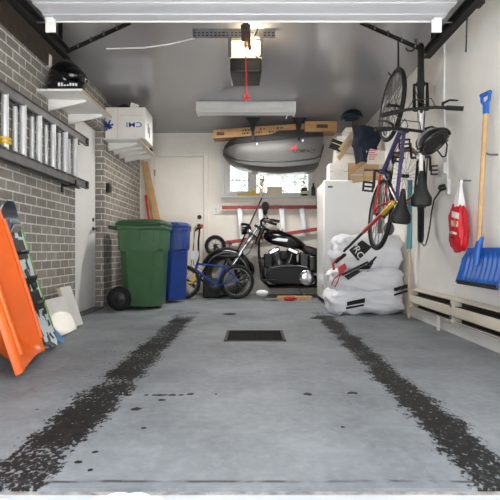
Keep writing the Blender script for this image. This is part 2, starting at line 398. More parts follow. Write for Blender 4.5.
# roof over the ceiling, keeps daylight out
# driveway outside, and snow on it
mb = MB(); mb.box(-9, 9, -9, 1.455, -.16, -.012); o = struct(mb.build('ground_driveway', mat('driveway_concrete', rgb(198, 202, 206), .7, var=.10, scale=5, bump=.2, bscale=40), smooth=False))
struct(MB().box(-1.42, 1.38, 1.452, 1.474, -.05, -.010).build('trim_2', mat('threshold_strip', rgb(150,146,142), .7, var=.4, scale=30), smooth=False))
mb = MB(); random.seed(3)
for i in range(46):
    x = random.uniform(-1.4, 1.4); y = random.uniform(1.15, 1.41); r = random.uniform(.02, .07)
    mb.ball((x, y, -.013), (r*1.5, r*.6, r*.22), 10, 4, 0.0, 1.0)
for x, y, r in ((-.38,1.42,.05),(-.33,1.425,.045),(-.43,1.415,.035),(-.28,1.42,.03)): mb.ball((x, y, -.013), (r, r*.5, r*.45), 12, 5, 0, 1)
tag(mb.build('snow', 'snow'), 'thin crust of white snow at the lip of the driveway', 'snow', kind='stuff')
# window: frame with a casement (muntins) and a wide fixed pane
fy0, fy1 = YB+.02, YB+.10
mb = MB()
for x0, x1, z0, z1 in ((WX0,WX1,WZ0,WZ0+.06),(WX0,WX1,WZ1-.06,WZ1),(WX0,WX0+.06,WZ0+.06,WZ1-.06),(WX1-.06,WX1,WZ0+.06,WZ1-.06),(-.055,.055,WZ0+.06,WZ1-.06)):
    mb.box(x0, x1, fy0, fy1, z0, z1)
w1 = struct(mb.build('window_1', 'white_paint', bevel=.004))
mb = MB()
for x0, x1, z0, z1 in ((-.39,-.365,WZ0+.06,WZ1-.06),(-.08,-.055,WZ0+.06,WZ1-.06),(-.365,-.08,WZ0+.06,WZ0+.09),(-.365,-.08,WZ1-.09,WZ1-.06),(-.229,-.217,WZ0+.09,WZ1-.09),(-.365,-.08,1.80,1.815)):
    mb.box(x0, x1, fy0+.01, fy0+.05, z0, z1)
mb.build('casement_sash', 'white_paint', w1)
MB().box(-.365, -.08, fy0+.028, fy0+.034, WZ0+.09, WZ1-.09).build('pane', 'glass', w1)
MB().box(.055, WX1-.06, fy0+.028, fy0+.034, WZ0+.06, WZ1-.06).build('pane', 'glass', w1)
mb = MB(); mb.box(WX0-.05, WX1+.05, YB-.13, YB+.03, WZ0-.03, WZ0); mb.build('window_sill', 'white_paint', w1, bevel=.004)
mb = MB(); mb.box(WX0-.06, WX0, YB-.02, YB+.002, WZ0-.03, WZ1+.06); mb.box(WX1, WX1+.06, YB-.02, YB+.002, WZ0-.03, WZ1+.06); mb.box(WX0, WX1, YB-.02, YB+.002, WZ1, WZ1+.06)
mb.build('window_casing', 'white_paint', w1, bevel=.004)
# back door
d = struct(MB().box(-1.555, -.785, YB-.045, YB-.005, .02, 2.17).build('door_1', 'door_white', bevel=.004))
mb = MB(); mb.lathe((-.845, YB-.045, 1.08), (0,-1,0), [(.032,0),(.032,.008),(.012,.014),(.012,.04),(.03,.052),(.033,.07),(.02,.085),(0,.088)], 16); mb.build('door_knob', 'black_metal', d)
MB().lathe((-.845, YB-.045, 1.22), (0,-1,0), [(.034,0),(.034,.014),(.026,.022),(0,.023)], 16).build('deadbolt', 'black_metal', d)
for z in (.3, 1.1, 1.92): MB().box(-1.562, -1.545, YB-.052, YB-.04, z-.05, z+.05).build('hinge', 'steel', d)
mb = MB(); mb.box(-1.63, -1.56, YB-.03, YB+.002, 0, 2.25); mb.box(-.78, -.71, YB-.03, YB+.002, 0, 2.25); mb.box(-1.56, -.78, YB-.03, YB+.002, 2.18, 2.25)
struct(mb.build('trim_3', 'back_paint', bevel=.005))
# side door in the left wall recess
d = struct(MB().box(XL-.14, XL-.10, 5.06, 6.03, .02, 2.14).build('door_2', 'side_door', bevel=.004))
q = at(90, 229, 5.9)
mb = MB(); mb.lathe((XL-.10, 5.93, .95), (1,0,0), [(.026,0),(.026,.01),(.01,.014),(.01,.04)], 14); mb.bar((XL-.055,5.935,.95), (XL-.055,5.82,.945), .018, .016); mb.build('door_handle', 'black_metal', d)
MB().lathe((XL-.10, 5.93, 1.06), (1,0,0), [(.022,0),(.022,.012),(0,.014)], 12).build('deadbolt', 'black_metal', d)
struct(MB().box(XL-.22, XL-.001, 5.06, 6.03, 0, .018).build('trim_4', 'steel', smooth=False))
# seam strips across the ceiling
# ================================================================= LIGHT SWITCH ETC
t = thing('light_switch', 'white light switch on the cream back wall right of the door', 'switch', at(216, 210, YB-.01))
q = at(216, 210, YB); MB().box(q.x-.04, q.x+.04, YB-.012, YB, q.z-.07, q.z+.07).build('plate', 'ink_white', t, bevel=.004)
MB().box(q.x-.012, q.x+.012, YB-.022, YB-.012, q.z-.025, q.z+.025).build('toggle', 'cream', t)
q = at(104, 187, 6.07)
t = thing('doorbell_box', 'small black box fixed to the brick pier above the green bin', 'wall box', (XL, 6.18, q.z))
MB().box(XL, XL+.045, 6.11, 6.22, q.z-.055, q.z+.055).build('housing', 'black_plastic', t, bevel=.008)
MB().box(XL+.045, XL+.05, 6.14, 6.19, q.z-.02, q.z+.03).build('cover', 'dark_steel', t)
q = at(48, 62, 900/205)
t = MB().box(XL, XL+.03, 4.36, 4.41, q.z-.06, q.z+.06).build('wall_clip', 'white_paint', bevel=.004); solo(t, 'small white clip on the brick wall above the black helmet', 'clip')

# ================================================================= OVERHEAD DOOR, TRACKS, OPENER
t = thing('overhead_door', 'open white sectional garage door lying under the ceiling', 'garage door', (0, 2.5, 2.30))
yy = [1.52, 2.02, 2.52, 3.02, 3.51]
for a, b in zip(yy, yy[1:]):
    mb = MB(); mb.box(-1.43, 1.32, a+.004, b-.004, 2.305, 2.345)
    for k in (.18, .5, .82): mb.box(-1.43, 1.32, a+(b-a)*k-.03, a+(b-a)*k+.03, 2.297, 2.305)
    mb.build('door_panel', 'panel_white', t, bevel=.003)
MB().box(-1.43, 1.32, 3.506, 3.518, 2.299, 2.312).build('bottom_rail', 'white_paint', t)
for x, yb in ((-1.40, 3.46), (1.27, 3.46), (-1.40, 3.0), (1.27, 3.0)):
    sgn = -1 if x < 0 else 1
    mb = MB(); mb.box(x-.035, x+.035, yb-.008, yb+.008, 2.205, 2.297); mb.box(x-.03, x+.03, yb-.03, yb+.03, 2.285, 2.297); br = mb.build('roller_bracket', 'white_paint', t, bevel=.004)
    MB().cyl((x, yb, 2.275), (x+sgn*.11, yb, 2.275), .007, seg=8).build('axle', 'steel', br)
def track(x, sgn, label, bx, bz):
    t = thing('door_track', label, 'door track', (x, 2.8, 2.3), group='overhead door tracks')
    mb = MB()
    mb.box(x-.012, x+.012, 1.50, 4.04, 2.245, 2.325)                       # web
    for z in (2.245, 2.318): mb.box(min(x, x-sgn*.045), max(x, x-sgn*.045), 1.50, 4.04, z, z+.007)
    mb.box(min(x, x+sgn*.05), max(x, x+sgn*.05), 1.5, 4.04, 2.325, 2.332)
    mb.build('rail', 'black_metal', t, bevel=.002)
    mb = MB(); mb.bar((x+sgn*.02, 4.0, 2.27), (x+sgn*.02, 4.0, ZC-.004), .035, .004, (0,1,0)); mb.box(x+sgn*.02-.018, x+sgn*.02+.018, 3.985, 4.03, ZC-.006, ZC-.001); mb.build('hanger', 'black_metal', t)
    a, b = V(x, 4.05, 2.31), V(bx, 4.06, ZC-.006)
    mb = MB(); dd = (b-a).normalized(); up = dd.cross(V(0,1,0)).normalized()
    mb.bar(a, b, .034, .004, up); mb.bar(a+V(0,.016,0), b+V(0,.016,0), .004, .034, up); mb.build('brace', 'black_metal', t)
    for k in range(4):
        p = a.lerp(b, .2+.2*k); MB().cyl(p-V(0,.012,0)+V(0,0,.02), p-V(0,.012,0)-V(0,0,.02), .006, seg=6).build('bolt', 'steel', t)
track(-1.52, -1, 'black door track along the top of the brick wall', at(130, 21, 4.06).x, 0)
track(1.42, 1, 'black door track along the top of the white wall', at(361, 19, 4.06).x, 0)
mb = MB(); mb.tube([(1.50,3.42,2.40),(1.52,3.55,2.36),(1.545,3.62,2.22),(1.55,3.64,2.14)], .006, 6); mb.box(1.50, 1.56, 3.36, 3.44, 2.36, 2.42)
solo(mb.build('sensor_wire', 'dark_steel'), 'short grey wire and clip hanging beside the door track at the white wall', 'wire')

t = thing('garage_door_opener', 'garage door opener with lit lamp hung from slotted steel bar', 'door opener', (0, 4.3, 2.3))
a, b = at(230, 57.5, 4.25), at(261.5, 72, 4.25)
mb = MB(); mb.box(a.x, b.x, 4.25, 4.62, b.z, a.z); mb.build('motor_housing', 'black_plastic', t, bevel=.012)
a2 = at(230.5, 40, 4.27); 
mb = MB(); mb.loft([[V(a.x-.002,4.235,a.z+.002),V(b.x+.002,4.235,a.z+.002),V(b.x+.002,4.60,a.z+.002),V(a.x-.002,4.60,a.z+.002)],
                    [V(a.x+.005,4.27,a2.z),V(b.x-.005,4.27,a2.z),V(b.x-.005,4.60,a2.z),V(a.x+.005,4.60,a2.z)]]); mb.build('lamp_lens', 'lens', t, bevel=.012)
p, q = at(193, 37, 4.22), at(275, 34, 4.22)
mb = MB(); mb.box(p.x, q.x, 4.20, 4.235, 2.542, ZC-.002); mb.box(p.x, q.x, 4.20, 4.205, 2.48, 2.545); o = mb.build('mounting_angle', 'steel', t)
mb = MB(); n = 20
for k in range(n):
    x = p.x+(q.x-p.x)*(k+.5)/n; mb.box(x-.010, x+.010, 4.198, 4.2005, 2.498, 2.508); mb.box(x-.010, x+.010, 4.198, 4.2005, 2.520, 2.530)
mb.build('slots', 'ink_black', o)
for x in (a.x+.0, b.x-.0):
    mb = MB(); mb.box(x-.014, x+.014, 4.19, 4.196, a.z-.02, 2.53); mb.build('hanging_strap', 'steel', t)
cxx = at(246, 30, 3.9).x
mb = MB(); mb.box(cxx-.02, cxx+.02, 1.48, 4.30, 2.43, 2.47); mb.build('drive_rail', 'dark_steel', t, bevel=.003)
mb = MB(); mb.box(cxx-.04, cxx+.035, 3.85, 4.05, 2.385, 2.44); mb.box(cxx-.02, cxx+.02, 3.60, 3.9, 2.395, 2.425); mb.bar((cxx+.02,4.1,2.50),(cxx+.03,4.18,2.37),.03,.02); mb.build('trolley', 'dark_wood', t, bevel=.004)
mb = MB(); mb.tube([at(258,28,4.15),at(256,33,4.15),at(253,40,4.18),at(253,50,4.2),at(257,58,4.2),at(261,55,4.2),at(262,48,4.2)], .006, 6); mb.build('power_cable', 'black_plastic', t)
c0, c1 = V(cxx-.005, 3.95, 2.39), at(246.5, 96, 3.95)
cord = MB().tube([c0, c1], .0045, 6).build('release_cord', 'red', t)
mb = MB()
for k in range(3):
    an = k*math.pi/3; mb.bar(c1+V(math.cos(an)*.03,0,math.sin(an)*.03-.015), c1-V(math.cos(an)*.03,0,math.sin(an)*.03+.015), .012, .012, (0,1,0))
mb.build('release_handle', 'red', cord)

t = thing('ceiling_light', 'long fluorescent batten light under the grey ceiling', 'ceiling light', (0, 6.25, 2.5))
x0, x1 = at(196, 100, 6.2).x, at(296, 100, 6.2).x
mb = MB(); mb.loft([[V(x,6.2,2.455),V(x,6.22,2.535),V(x,6.24,ZC-.002),V(x,6.4,ZC-.002),V(x,6.42,2.535),V(x,6.44,2.455)] for x in (x0+.01, x1-.01)]); mb.build('housing', 'white_paint', t, bevel=.004)
mb = MB(); mb.loft([[V(x,6.212,2.452),V(x,6.24,2.420),V(x,6.4,2.420),V(x,6.428,2.452)] for x in (x0+.02, x1-.02)]); mb.build('diffuser', 'tube_on', t, bevel=.005)
for x in (x0, x1-.02): MB().box(x, x+.02, 6.195, 6.445, 2.415, 2.54).build('end_cap', 'white_paint', t, bevel=.004)
mb = MB(); mb.tube([V(-1.35,4.6,ZC-.008)]+[at(px, py, 4.62)*1 for px, py in ()]+[V(-1.0,4.58,ZC-.008),V(-.75,4.5,ZC-.007),V(-.52,4.38,ZC-.006),V(-.42,4.25,ZC-.006)], .006, 6)
solo(mb.build('bell_wire', 'ink_white'), 'thin white wire running across the ceiling to the opener', 'wire')
# hook the two straps of the roof box
# ================================================================= BACK WALL: CARGO BOX, CARTONS, LADDER, SILL ITEMS
Yc = 7.15
t = thing('roof_cargo_box', 'grey roof cargo box slung below the ceiling in front of the window', 'cargo box', (.3, 7.3, 1.9))
def X(px, Y=Yc): return (px-CX)*Y/F
def Z(py, Y=Yc): return CH-(py-CY)*Y/F
# stations along its length: px, top, seam, bottom (pixel heights seen at the near side), half depth
# stations along its length: px, then pixel heights seen at the near side: top of the black tray, top and foot of the grey side, foot of the rim; half depth
st = [(222.5,147,149,151,153,.05),(224.5,143.5,147.6,153.5,156,.15),(229,140.5,145.6,157,160.5,.24),(237,137.5,144,160,165,.29),(250,135,142.8,161.8,168.5,.32),(266,133.2,141.6,162.8,171,.335),(284,131.6,140.4,162.8,171.8,.345),(300,130.8,139.2,161.6,170.6,.35),(313,130.2,138.2,160,168.6,.35),(318.5,130.2,137.7,158,166,.35),(322.5,131,137.4,146,149,.345)]
secs, base, tray = [], [], []
ym = 7.40
for px, tt, tp, sm, bt, hd in st:
    xx = X(px); zz0, zt, zs, zb = Z(tt), Z(tp), Z(sm), Z(bt)
    yn, yf = ym-hd, ym+hd; h = zt-zs
    secs.append([V(xx,yn+.012,zs),V(xx,yn-.004,zs+h*.35),V(xx,yn-.002,zs+h*.8),V(xx,yn+.008,zt),V(xx,yf-.008,zt),V(xx,yf+.002,zs+h*.8),V(xx,yf+.004,zs+h*.35),V(xx,yf-.012,zs)])
    tray.append([V(xx,yn+.006,zt),V(xx,yf-.006,zt),V(xx,yf-.03,zz0),V(xx,yn+.022,zz0)])
    h = zs-zb
    base.append([V(xx,yn-.012,zs),V(xx,yf+.012,zs),V(xx,yf-.01,zs-h*.55),V(xx,yf-.09,zb),V(xx,yn+.09,zb),V(xx,yn-.006,zs-h*.55)])
MB().loft(secs).build('main_shell', 'cargo', t, ang=50)
MB().loft(tray).build('mounting_tray', 'cargo_dark', t, ang=50)
MB().loft(base).build('lower_shell', 'cargo', t, ang=50)
mb = MB(); pts = [p[0]+V(0,-.004,0) for p in base]; mb.tube(pts, .011, 6); mb.build('seam_strip', 'cargo_dark', t)
mb = MB(); pts = [p[3]+V(0,-.006,.0) for p in secs]; mb.tube(pts, .007, 6); mb.build('upper_trim', 'cargo_dark', t)
mb = MB(); pts = [p[5]+V(0,-.001,-.004) for p in base]; mb.tube(pts, .008, 6); mb.build('lower_trim', 'cargo_dark', t)
bm = bmesh.new(); mb = MB(); mb.loft(secs); bmesh.ops.recalc_face_normals(mb.bm, faces=mb.bm.faces[:]); bv = BVHTree.FromBMesh(mb.bm)
writing('lettering', 'COMPACT', .072, FACE_CAM, V(X(303.5), 6.9, Z(152.5)), 'ink_black', t, bvh=bv, dirn=(0,1,0), squash=.95)
pm = patch([V(X(287),6.9,Z(151)),V(X(296),6.9,Z(151)),V(X(296),6.9,Z(146)),V(X(289),6.9,Z(150))], 6); cling(pm, bv, (0,1,0)); pm.build('emblem', 'ink_red', t)
mb.bm.free(); bm.free()
for px, py in ((257,145.5),(302,142)):
    zz = Z(py); MB().box(X(px)-.012, X(px)+.012, ym-.355, ym-.30, zz-.016, zz+.016).build('buckle', 'ink_white', t, bevel=.004)
# straps
for px, hd, lab in ((253,.335,'black strap sling carrying the cartons, second from the right wall'),(299,.345,'black strap sling carrying the cartons, first from the fridge')):
    t = thing('hanging_strap', ['black strap sling near the pointed nose of the cargo box','black strap sling near the blunt end of the cargo box'][px > 270], 'strap', (X(px), 7.4, ZC), group='strap slings')
    x = X(px, 7.0)
    mb = MB(); mb.prism([V(x-.10,7.02,ZC-.001),V(x+.10,7.02,ZC-.001),V(x+.045,7.02,ZC-.07),V(x+.02,7.02,2.38),V(x-.03,7.02,2.38),V(x-.045,7.02,ZC-.07)], (0,.03,0)); mb.build('bracket', 'matte_black', t, bevel=.004)
    mb = MB(); mb.bar((x,7.03,2.42),(x,7.03,2.24),.04,.012,(0,1,0)); mb.build('webbing', 'matte_black', t)
# cartons on top of cargo box
c1 = thing('long_carton', 'long brown flat carton lying across the top of the cargo box', 'carton', (0, 7.25, 2.35))
zr = .035
pL, pR = at(213, 134, 7.08), at(307, 127.5, 7.08)
mb = MB(); dz = V(0,0,.125/2)
mb.loft([[pL-dz+V(0,0,0),pL+V(0,.24,-.0625),pL+V(0,.24,.0625),pL+dz],[pR-dz,pR+V(0,.24,-.0625),pR+V(0,.24,.0625),pR+dz]]); mb.build('carton_body', 'card', c1, bevel=.006)
slope = math.atan2(pR.z-pL.z, pR.x-pL.x)
pc = pL.lerp(pR, .52)
mb = MB(); random.seed(5)
for row in (.022, -.022):
    x = -.28
    while x < .3:
        w = random.uniform(.012, .04); q = pc+V(x*math.cos(slope), -.0015, x*math.sin(slope)+row)
        if random.random() > .25: mb.box(q.x, q.x+w*.8, q.y, q.y+.001, q.z-.012, q.z+.012)
        x += w+.006
mb.build('lettering', 'dark_wood', c1, smooth=False)
MB().box(pL.x+.05, pL.x+.16, pL.y-.0015, pL.y, pL.z-.02, pL.z+.025).build('print', 'dark_wood', c1, smooth=False)
c2 = thing('short_carton', 'short brown carton beside the long one at the cargo box blunt end', 'carton', (1.0, 7.15, 2.4))
a, b = at(305, 131.5, 7.0), at(337, 121, 7.0)
a.z, b.z = a.z, b.z
MB().box(a.x, b.x, 7.0, 7.28, a.z+.005, b.z).build('carton_body', 'card', c2, bevel=.006)
MB().box(a.x+.16, a.x+.32, 6.9985, 7.0, a.z+.05, a.z+.10).build('print', 'dark_wood', c2, smooth=False)
MB().tube([at(287,112,6.9),at(287,116,6.9),at(286,119,6.92)], .008, 6).build('ceiling_hook', 'ink_white'); solo(bpy.data.objects['ceiling_hook'], 'small white hook in the ceiling above the cartons', 'hook')

# red ladder hung on the back wall
Yl = 7.84
t = thing('red_stepladder', 'ladder with red side rails and white rungs hung on the back wall', 'ladder', (0, Yl, 1.2))
mb = MB(); mb.bar(at(222,207.5,Yl), at(318,207,Yl), .03, .055); mb.build('side_rail', 'fibre_red', t, bevel=.004)
mb = MB(); mb.bar(at(224,243,Yl), at(318,229,Yl), .03, .055); mb.build('side_rail', 'fibre_red', t, bevel=.004)
for px in (240.5, 261, 282, 302.5):
    y2 = 243-(px-224)*14/94.
    mb = MB(); mb.bar(at(px-1,207,Yl), at(px+1.5,y2,Yl), .03, .075, (1,0,0)); mb.build('rung', 'alu', t, bevel=.004)
mb = MB(); mb.tube([at(316,203,Yl),at(319,210,Yl-.05),at(318,228,Yl-.05),at(320,236,Yl)], .012, 6); mb.build('spreader', 'alu', t)
# sill things
ys = YB-.05; zs = WZ0
t = thing('spirit_level', 'yellow tool lying on the window sill left of the cream box', 'tool', at(248, 197, ys))
a, b = at(237.5, 196.5, ys), at(260, 197, ys)
MB().box(a.x, b.x, ys-.02, ys+.02, zs+.001, zs+.045).build('tool_body', 'yellow', t, bevel=.006)
MB().cyl((b.x-.10, ys-.024, zs+.06), (b.x-.10, ys+.024, zs+.06), .036, seg=14).build('dial', 'yellow', t)
a, b = at(267, 197, ys), at(282, 187, ys)
t = thing('sill_box', 'cream box standing on the window sill', 'box', (a.x, ys, zs))
MB().box(a.x, b.x, ys-.05, ys+.05, zs+.001, b.z-.012).build('box_body', 'cream', t, bevel=.005); MB().box(a.x-.004, b.x+.004, ys-.054, ys+.054, b.z-.012, b.z).build('lid', 'cream', t, bevel=.003)
a, b = at(300, 197, ys), at(308.5, 189, ys)
t = thing('small_jar', 'dark jar with a pale label on the sill beside the bottle', 'jar', (a.x, ys, zs))
MB().lathe(((a.x+b.x)/2, ys, zs+.001), (0,0,1), [(.05,0),(.058,.01),(.058,.09),(.045,.105),(.045,.112)], 18).build('glass_body', 'amber', t)
MB().lathe(((a.x+b.x)/2, ys, zs+.112), (0,0,1), [(.048,0),(.048,.018),(0,.019)], 18).build('lid', 'black_plastic', t)
MB().lathe(((a.x+b.x)/2, ys, zs+.03), (0,0,1), [(.0585,0),(.0592,.001),(.0592,.045),(.0585,.046)], 18).build('paper_label', 'cream', t)
a = at(314, 197, ys)
t = thing('bottle', 'dark green bottle on the sill at the window corner', 'bottle', (a.x, ys, zs))
MB().lathe((a.x-.01, ys, zs+.001), (0,0,1), [(.03,0),(.033,.01),(.033,.12),(.014,.16),(.013,.19)], 16).build('glass_body', 'bottle', t)
MB().cyl((a.x-.01, ys, zs+.19), (a.x-.01, ys, zs+.21), .014).build('cap', 'red', t)

# planks leaning in the rear corner
def plank(name, lab, a, b, w, th, m, cat='plank', grp=None):
    mb = MB(); mb.bar(a, b, w, th, (0,1,0)); return solo(mb.build(name, m, bevel=.003), lab, cat, grp)
plank('wood_plank', 'wide tan plank leaning in the corner by the back door', V(-1.20,7.60,.01), V(-1.70,7.86,2.08), .085, .03, 'wood')
plank('wood_plank', 'narrow pale plank leaning behind the wide tan plank', V(-1.38,7.70,.01), V(-1.745,7.90,2.12), .045, .03, 'wood_pale')
q = at(146, 205, 7.55); plank('red_stick', 'thin red stick leaning beside the tan planks', V(-1.42,7.52,.01), V(-1.66,7.75,1.55), .03, .03, 'red', 'stick')

# ================================================================= LEFT WALL: SHELVES, LADDER
def shelf(label, y0, y1, x1, z, brks):
    t = thing('wall_shelf', label, 'shelf', (XL, (y0+y1)/2, z))
    MB().box(XL+.001, x1, y0, y1, z, z+.02).build('board', 'white_paint', t, bevel=.003)
    MB().box(x1-.001, x1+.004, y0, y1, z-.001, z+.021).build('edge_strip', 'card_pale', t)
    for y in brks:
        mb = MB(); mb.loft([[V(XL+.002,y-.014,z-.10),V(XL+.002,y+.014,z-.10),V(XL+.002,y+.014,z),V(XL+.002,y-.014,z)],
                            [V(x1-.05,y-.014,z-.022),V(x1-.05,y+.014,z-.022),V(x1-.05,y+.014,z),V(x1-.05,y-.014,z)]]); mb.build('bracket', 'white_paint', t, bevel=.003)
    return t
shelf('white shelf carrying a black helmet high on the brick wall', 4.15, 5.02, -1.42, 2.02, (4.40, 4.87))
shelf('white shelf carrying the white carton high in the rear corner', 6.02, 7.15, -1.39, 2.03, (6.22, 6.47, 6.74, 7.02))

t = thing('carton', 'white carton with blue upside-down lettering on the rear shelf', 'carton', (-1.58, 6.3, 2.05))
zb = 2.051
a, b = at(104, 107, 6.05), at(143.5, 135, 6.05)
x0, x1 = XL+.01, b.x+.02; zt = a.z
mb = MB(); mb.box(x0, x1, 6.06, 6.50, zb, zt); body = mb.build('carton_body', 'card_white', t, bevel=.006)
mb = MB(); mb.box(x0+.18, x1-.02, 6.056, 6.06, zt-.098, zt-.094); mb.box(x0+.150, x0+.153, 6.057, 6.06, zb, zt); mb.build('flap_seam', 'card_pale', t)
R180 = basis((-1,0,0),(0,0,-1),(0,-1,0))
writing('lettering', 'CMI', .085, R180, at(134, 124.5, 6.057), 'ink_blue', t, squash=1.35)
q = at(108, 126, 6.057)
mb = MB()
for an, l in ((.3,.07),(1.2,.075),(2.1,.06),(2.7,.07)):
    mb.bar(q+V(math.cos(an)*l,-.001,math.sin(an)*l), q-V(math.cos(an)*l*.8,.001,math.sin(an)*l*.8), .022, .002, (0,1,0))
mb.build('emblem', 'ink_blue', t)
mb = MB(); mb.box(x1, x1+.002, 6.2, 6.24, zb+.10, zb+.22); mb.box(x1, x1+.002, 6.27, 6.31, zb+.06, zb+.19); mb.build('emblem', 'ink_blue', t)
mb = MB(); mb.box(x0+.20, x1-.10, 6.15, 6.40, zt, zt+.008, None, None); mb.box(x0+.02, x0+.20, 6.1, 6.4, zt, zt+.006); mb.build('flap', 'card_white', t)
mb = MB(); mb.box(0,.10,0,.12,0,.07, Euler((.1,.25,.3)).to_matrix(), V(-1.52,6.16,zt+.022)); solo(mb.build('small_packet', 'paper', bevel=.004), 'small white packet lying on top of the white carton', 'packet')
mb = MB(); mb.tube([V(-1.68,6.2,zt+.03),V(-1.60,6.22,zt+.06),V(-1.55,6.30,zt+.05),V(-1.50,6.38,zt+.03)], [.022,.03,.028,.015], 8); solo(mb.build('black_glove', 'matte_black'), 'black glove lying on top of the white carton', 'glove')
mb = MB(); mb.box(-1.60,-1.44,6.62,6.95,2.051,2.20); solo(mb.build('wood_offcut', 'wood', bevel=.004), 'wooden block on the rear shelf behind the white carton', 'wood block')
mb = MB(); mb.ball((-1.48,7.05,2.10),(.07,.07,.05),14,8); solo(mb.build('black_bundle', 'matte_black'), 'small black bundle at the far end of the rear shelf', 'bundle')

t = thing('motorcycle_helmet', 'black open-face motorcycle helmet on the shelf over the brick wall', 'helmet', (-1.61, 4.30, 2.041))
hc = V(-1.62, 4.36, 2.185)
MB().ball(hc, (.155, .17, .150), 24, 14, -.75, 1.0).build('shell', 'gloss_black', t)
mb = MB(); mb.ball(hc+V(.065,-.04,.0), (.12,.14,.085), 20, 10, -.9, .9); mb.build('visor', 'gloss_black', t)
MB().ring(hc+V(0,0,-.11), (0,0,1), .115, .022, 24, 8).build('neck_roll', 'matte_black', t)
t = thing('black_pouch', 'black pouch with white script lettering in front of the helmet', 'pouch', (-1.55, 4.22, 2.041))
mb = MB(); mb.loft([[V(x0+.02*s,4.17,2.041),V(x0,4.27,2.041),V(x0,4.26,2.041+h),V(x0,4.19,2.041+h)] for x0, h, s in ((-1.72,.05,0),(-1.66,.075,0),(-1.54,.085,0),(-1.46,.06,0),(-1.43,.035,0))]); mb.build('pouch_body', 'matte_black', t, bevel=.006)
mb = MB(); random.seed(2)
for k in range(7):
    x = -1.63+.024*k; h = random.uniform(.012,.03); mb.box(x, x+.017, 4.1775, 4.179, 2.07-.0, 2.07+h)
mb.build('lettering', 'ink_white', t, smooth=False)
mb = MB(); mb.ball((-1.60,4.68,2.095),(.11,.16,.055),16,8); solo(mb.build('black_bag', 'matte_black'), 'black bag at the far end of the helmet shelf', 'bag')

# aluminium extension ladder hung on brackets
t = thing('extension_ladder', 'long aluminium extension ladder hung sideways on the brick wall', 'ladder', (XL, 3.9, 1.36))
ZLa, ZLb = 1.36, 1.80
def lad_rail(x, z, y1, m='alu_grey'):
    mb = MB(); mb.box(x-.008, x+.008, 2.4, y1, z-.035, z+.035)
    for s in (-1, 1): mb.box(x-.008, x+.022, 2.4, y1, z+s*.035-.004, z+s*.035+.004)
    return mb.build('side_rail', m, t, bevel=.002)
XA, XB = -1.70, -1.745
for z in (ZLa, ZLb): lad_rail(XA, z, 5.08 if z == ZLa else 5.12); lad_rail(XB, z-.01, 5.0)
def Yr(px, x): return -x*F/(CX-px)
for px in (5, 23, 39, 53, 65, 75): y = Yr(px, XA); MB().cyl((XA, y, ZLa+.03), (XA, y, ZLb-.03), .024, seg=12).build('rung', 'alu', t)
for px in (15, 32, 46, 59, 69): y = Yr(px, XB); MB().cyl((XB, y, ZLa+.02), (XB, y, ZLb-.03), .019, seg=12).build('rung', 'alu', t)
for px in (-8, -24, -42): y = Yr(px, XA); MB().cyl((XA, y, ZLa+.03), (XA, y, ZLb-.03), .024, seg=12).build('rung', 'alu', t)
for z in (ZLa, ZLb): MB().box(XA-.014, XA+.026, 5.06, 5.11, z-.04, z+.04).build('end_cap', 'black_plastic', t, bevel=.006)
mb = MB(); mb.ring((XA, Yr(5, XA), ZLa+.075), (0,0,1), .036, .010, 18, 6); mb.ring((XA, Yr(5, XA), ZLa+.10), (0,.1,1), .034, .009, 18, 6)
solo(mb.build('yellow_strap', 'yellow'), 'yellow strap wound round a ladder rung near the sled', 'strap')
for y in (3.2, 4.7):
    mb = MB(); mb.box(XL+.001, XA+.03, y-.015, y+.015, ZLa-.06, ZLa-.04); mb.box(XA+.03, XA+.042, y-.015, y+.015, ZLa-.06, ZLa-.0); mb.box(XL+.001, XL+.012, y-.02, y+.02, ZLa-.12, ZLa+.02)
    solo(mb.build('ladder_bracket', 'black_metal', bevel=.003), ['black wall bracket under the ladder, nearer the sled','black wall bracket under the ladder, nearer the side door'][y > 4], 'bracket', 'ladder brackets')

# ================================================================= LEFT FLOOR: SLED, BOARDS, PANELS
B = V(-1.395, 2.955, .004); w = V(-.203, .979, 0).normalized(); s_ = V(-.285, -.045, .95).normalized(); n_ = w.cross(s_).normalized()
if n_.x < 0: n_ = -n_
t = thing('sled', 'orange plastic sled leaning on its end against the brick wall', 'sled', B)
prof = [(-.325,.085),(-.315,.105),(-.285,.115),(-.255,.105),(-.215,.012),(-.18,0),(-.05,0),(-.03,.022),(.03,.022),(.05,0),(.18,0),(.215,.012),(.255,.105),(.285,.115),(.315,.105),(.325,.085)]
def sled_sec(sv):
    out = []; L = 1.24
    k = min(1, sv/.13); k2 = min(1, (L-sv)/.25)
    wid = .97+.03*math.sin(min(1, sv/.5)*math.pi/2); wid *= (.70+.30*math.sqrt(max(0, k2)))
    for a, h in prof:
        lift = .115*(1-k)**1.5 + .09*(1-k2)**1.5
        hh = max(h, lift) if abs(a) < .25 else h
        hh += .016*math.exp(-((sv-.72)/.025)**2)*(abs(a) < .2)
        cusp = -.03*(abs(a)/.325)**2*(1-k)
        out.append(B+w*(a*wid)+s_*(sv+.035+cusp)+n_*hh)
    th = []
    for p in reversed(out): th.append(p-n_*.012)
    return out+th
MB().loft([sled_sec(v) for v in (0,.02,.05,.09,.13,.2,.3,.45,.6,.68,.70,.72,.74,.76,.85,.95,1.05,1.13,1.19,1.24)]).build('sled_body', 'orange', t, ang=60)
for sd in (-1, 1):
    mb = MB(); mb.tube([B+w*(.285*sd*f)+s_*v+n_*.118 for v, f in ((.10,.93),(.3,.97),(.6,1),(.9,1))], .012, 8); mb.build('rim', 'orange', t)
MB().tube([B+w*-.06+s_*1.2+n_*.06, B+w*-.03+s_*1.1+n_*.10, B+w*.03+s_*1.1+n_*.10, B+w*.06+s_*1.2+n_*.06], .006, 6).build('pull_rope', 'ink_black', t)

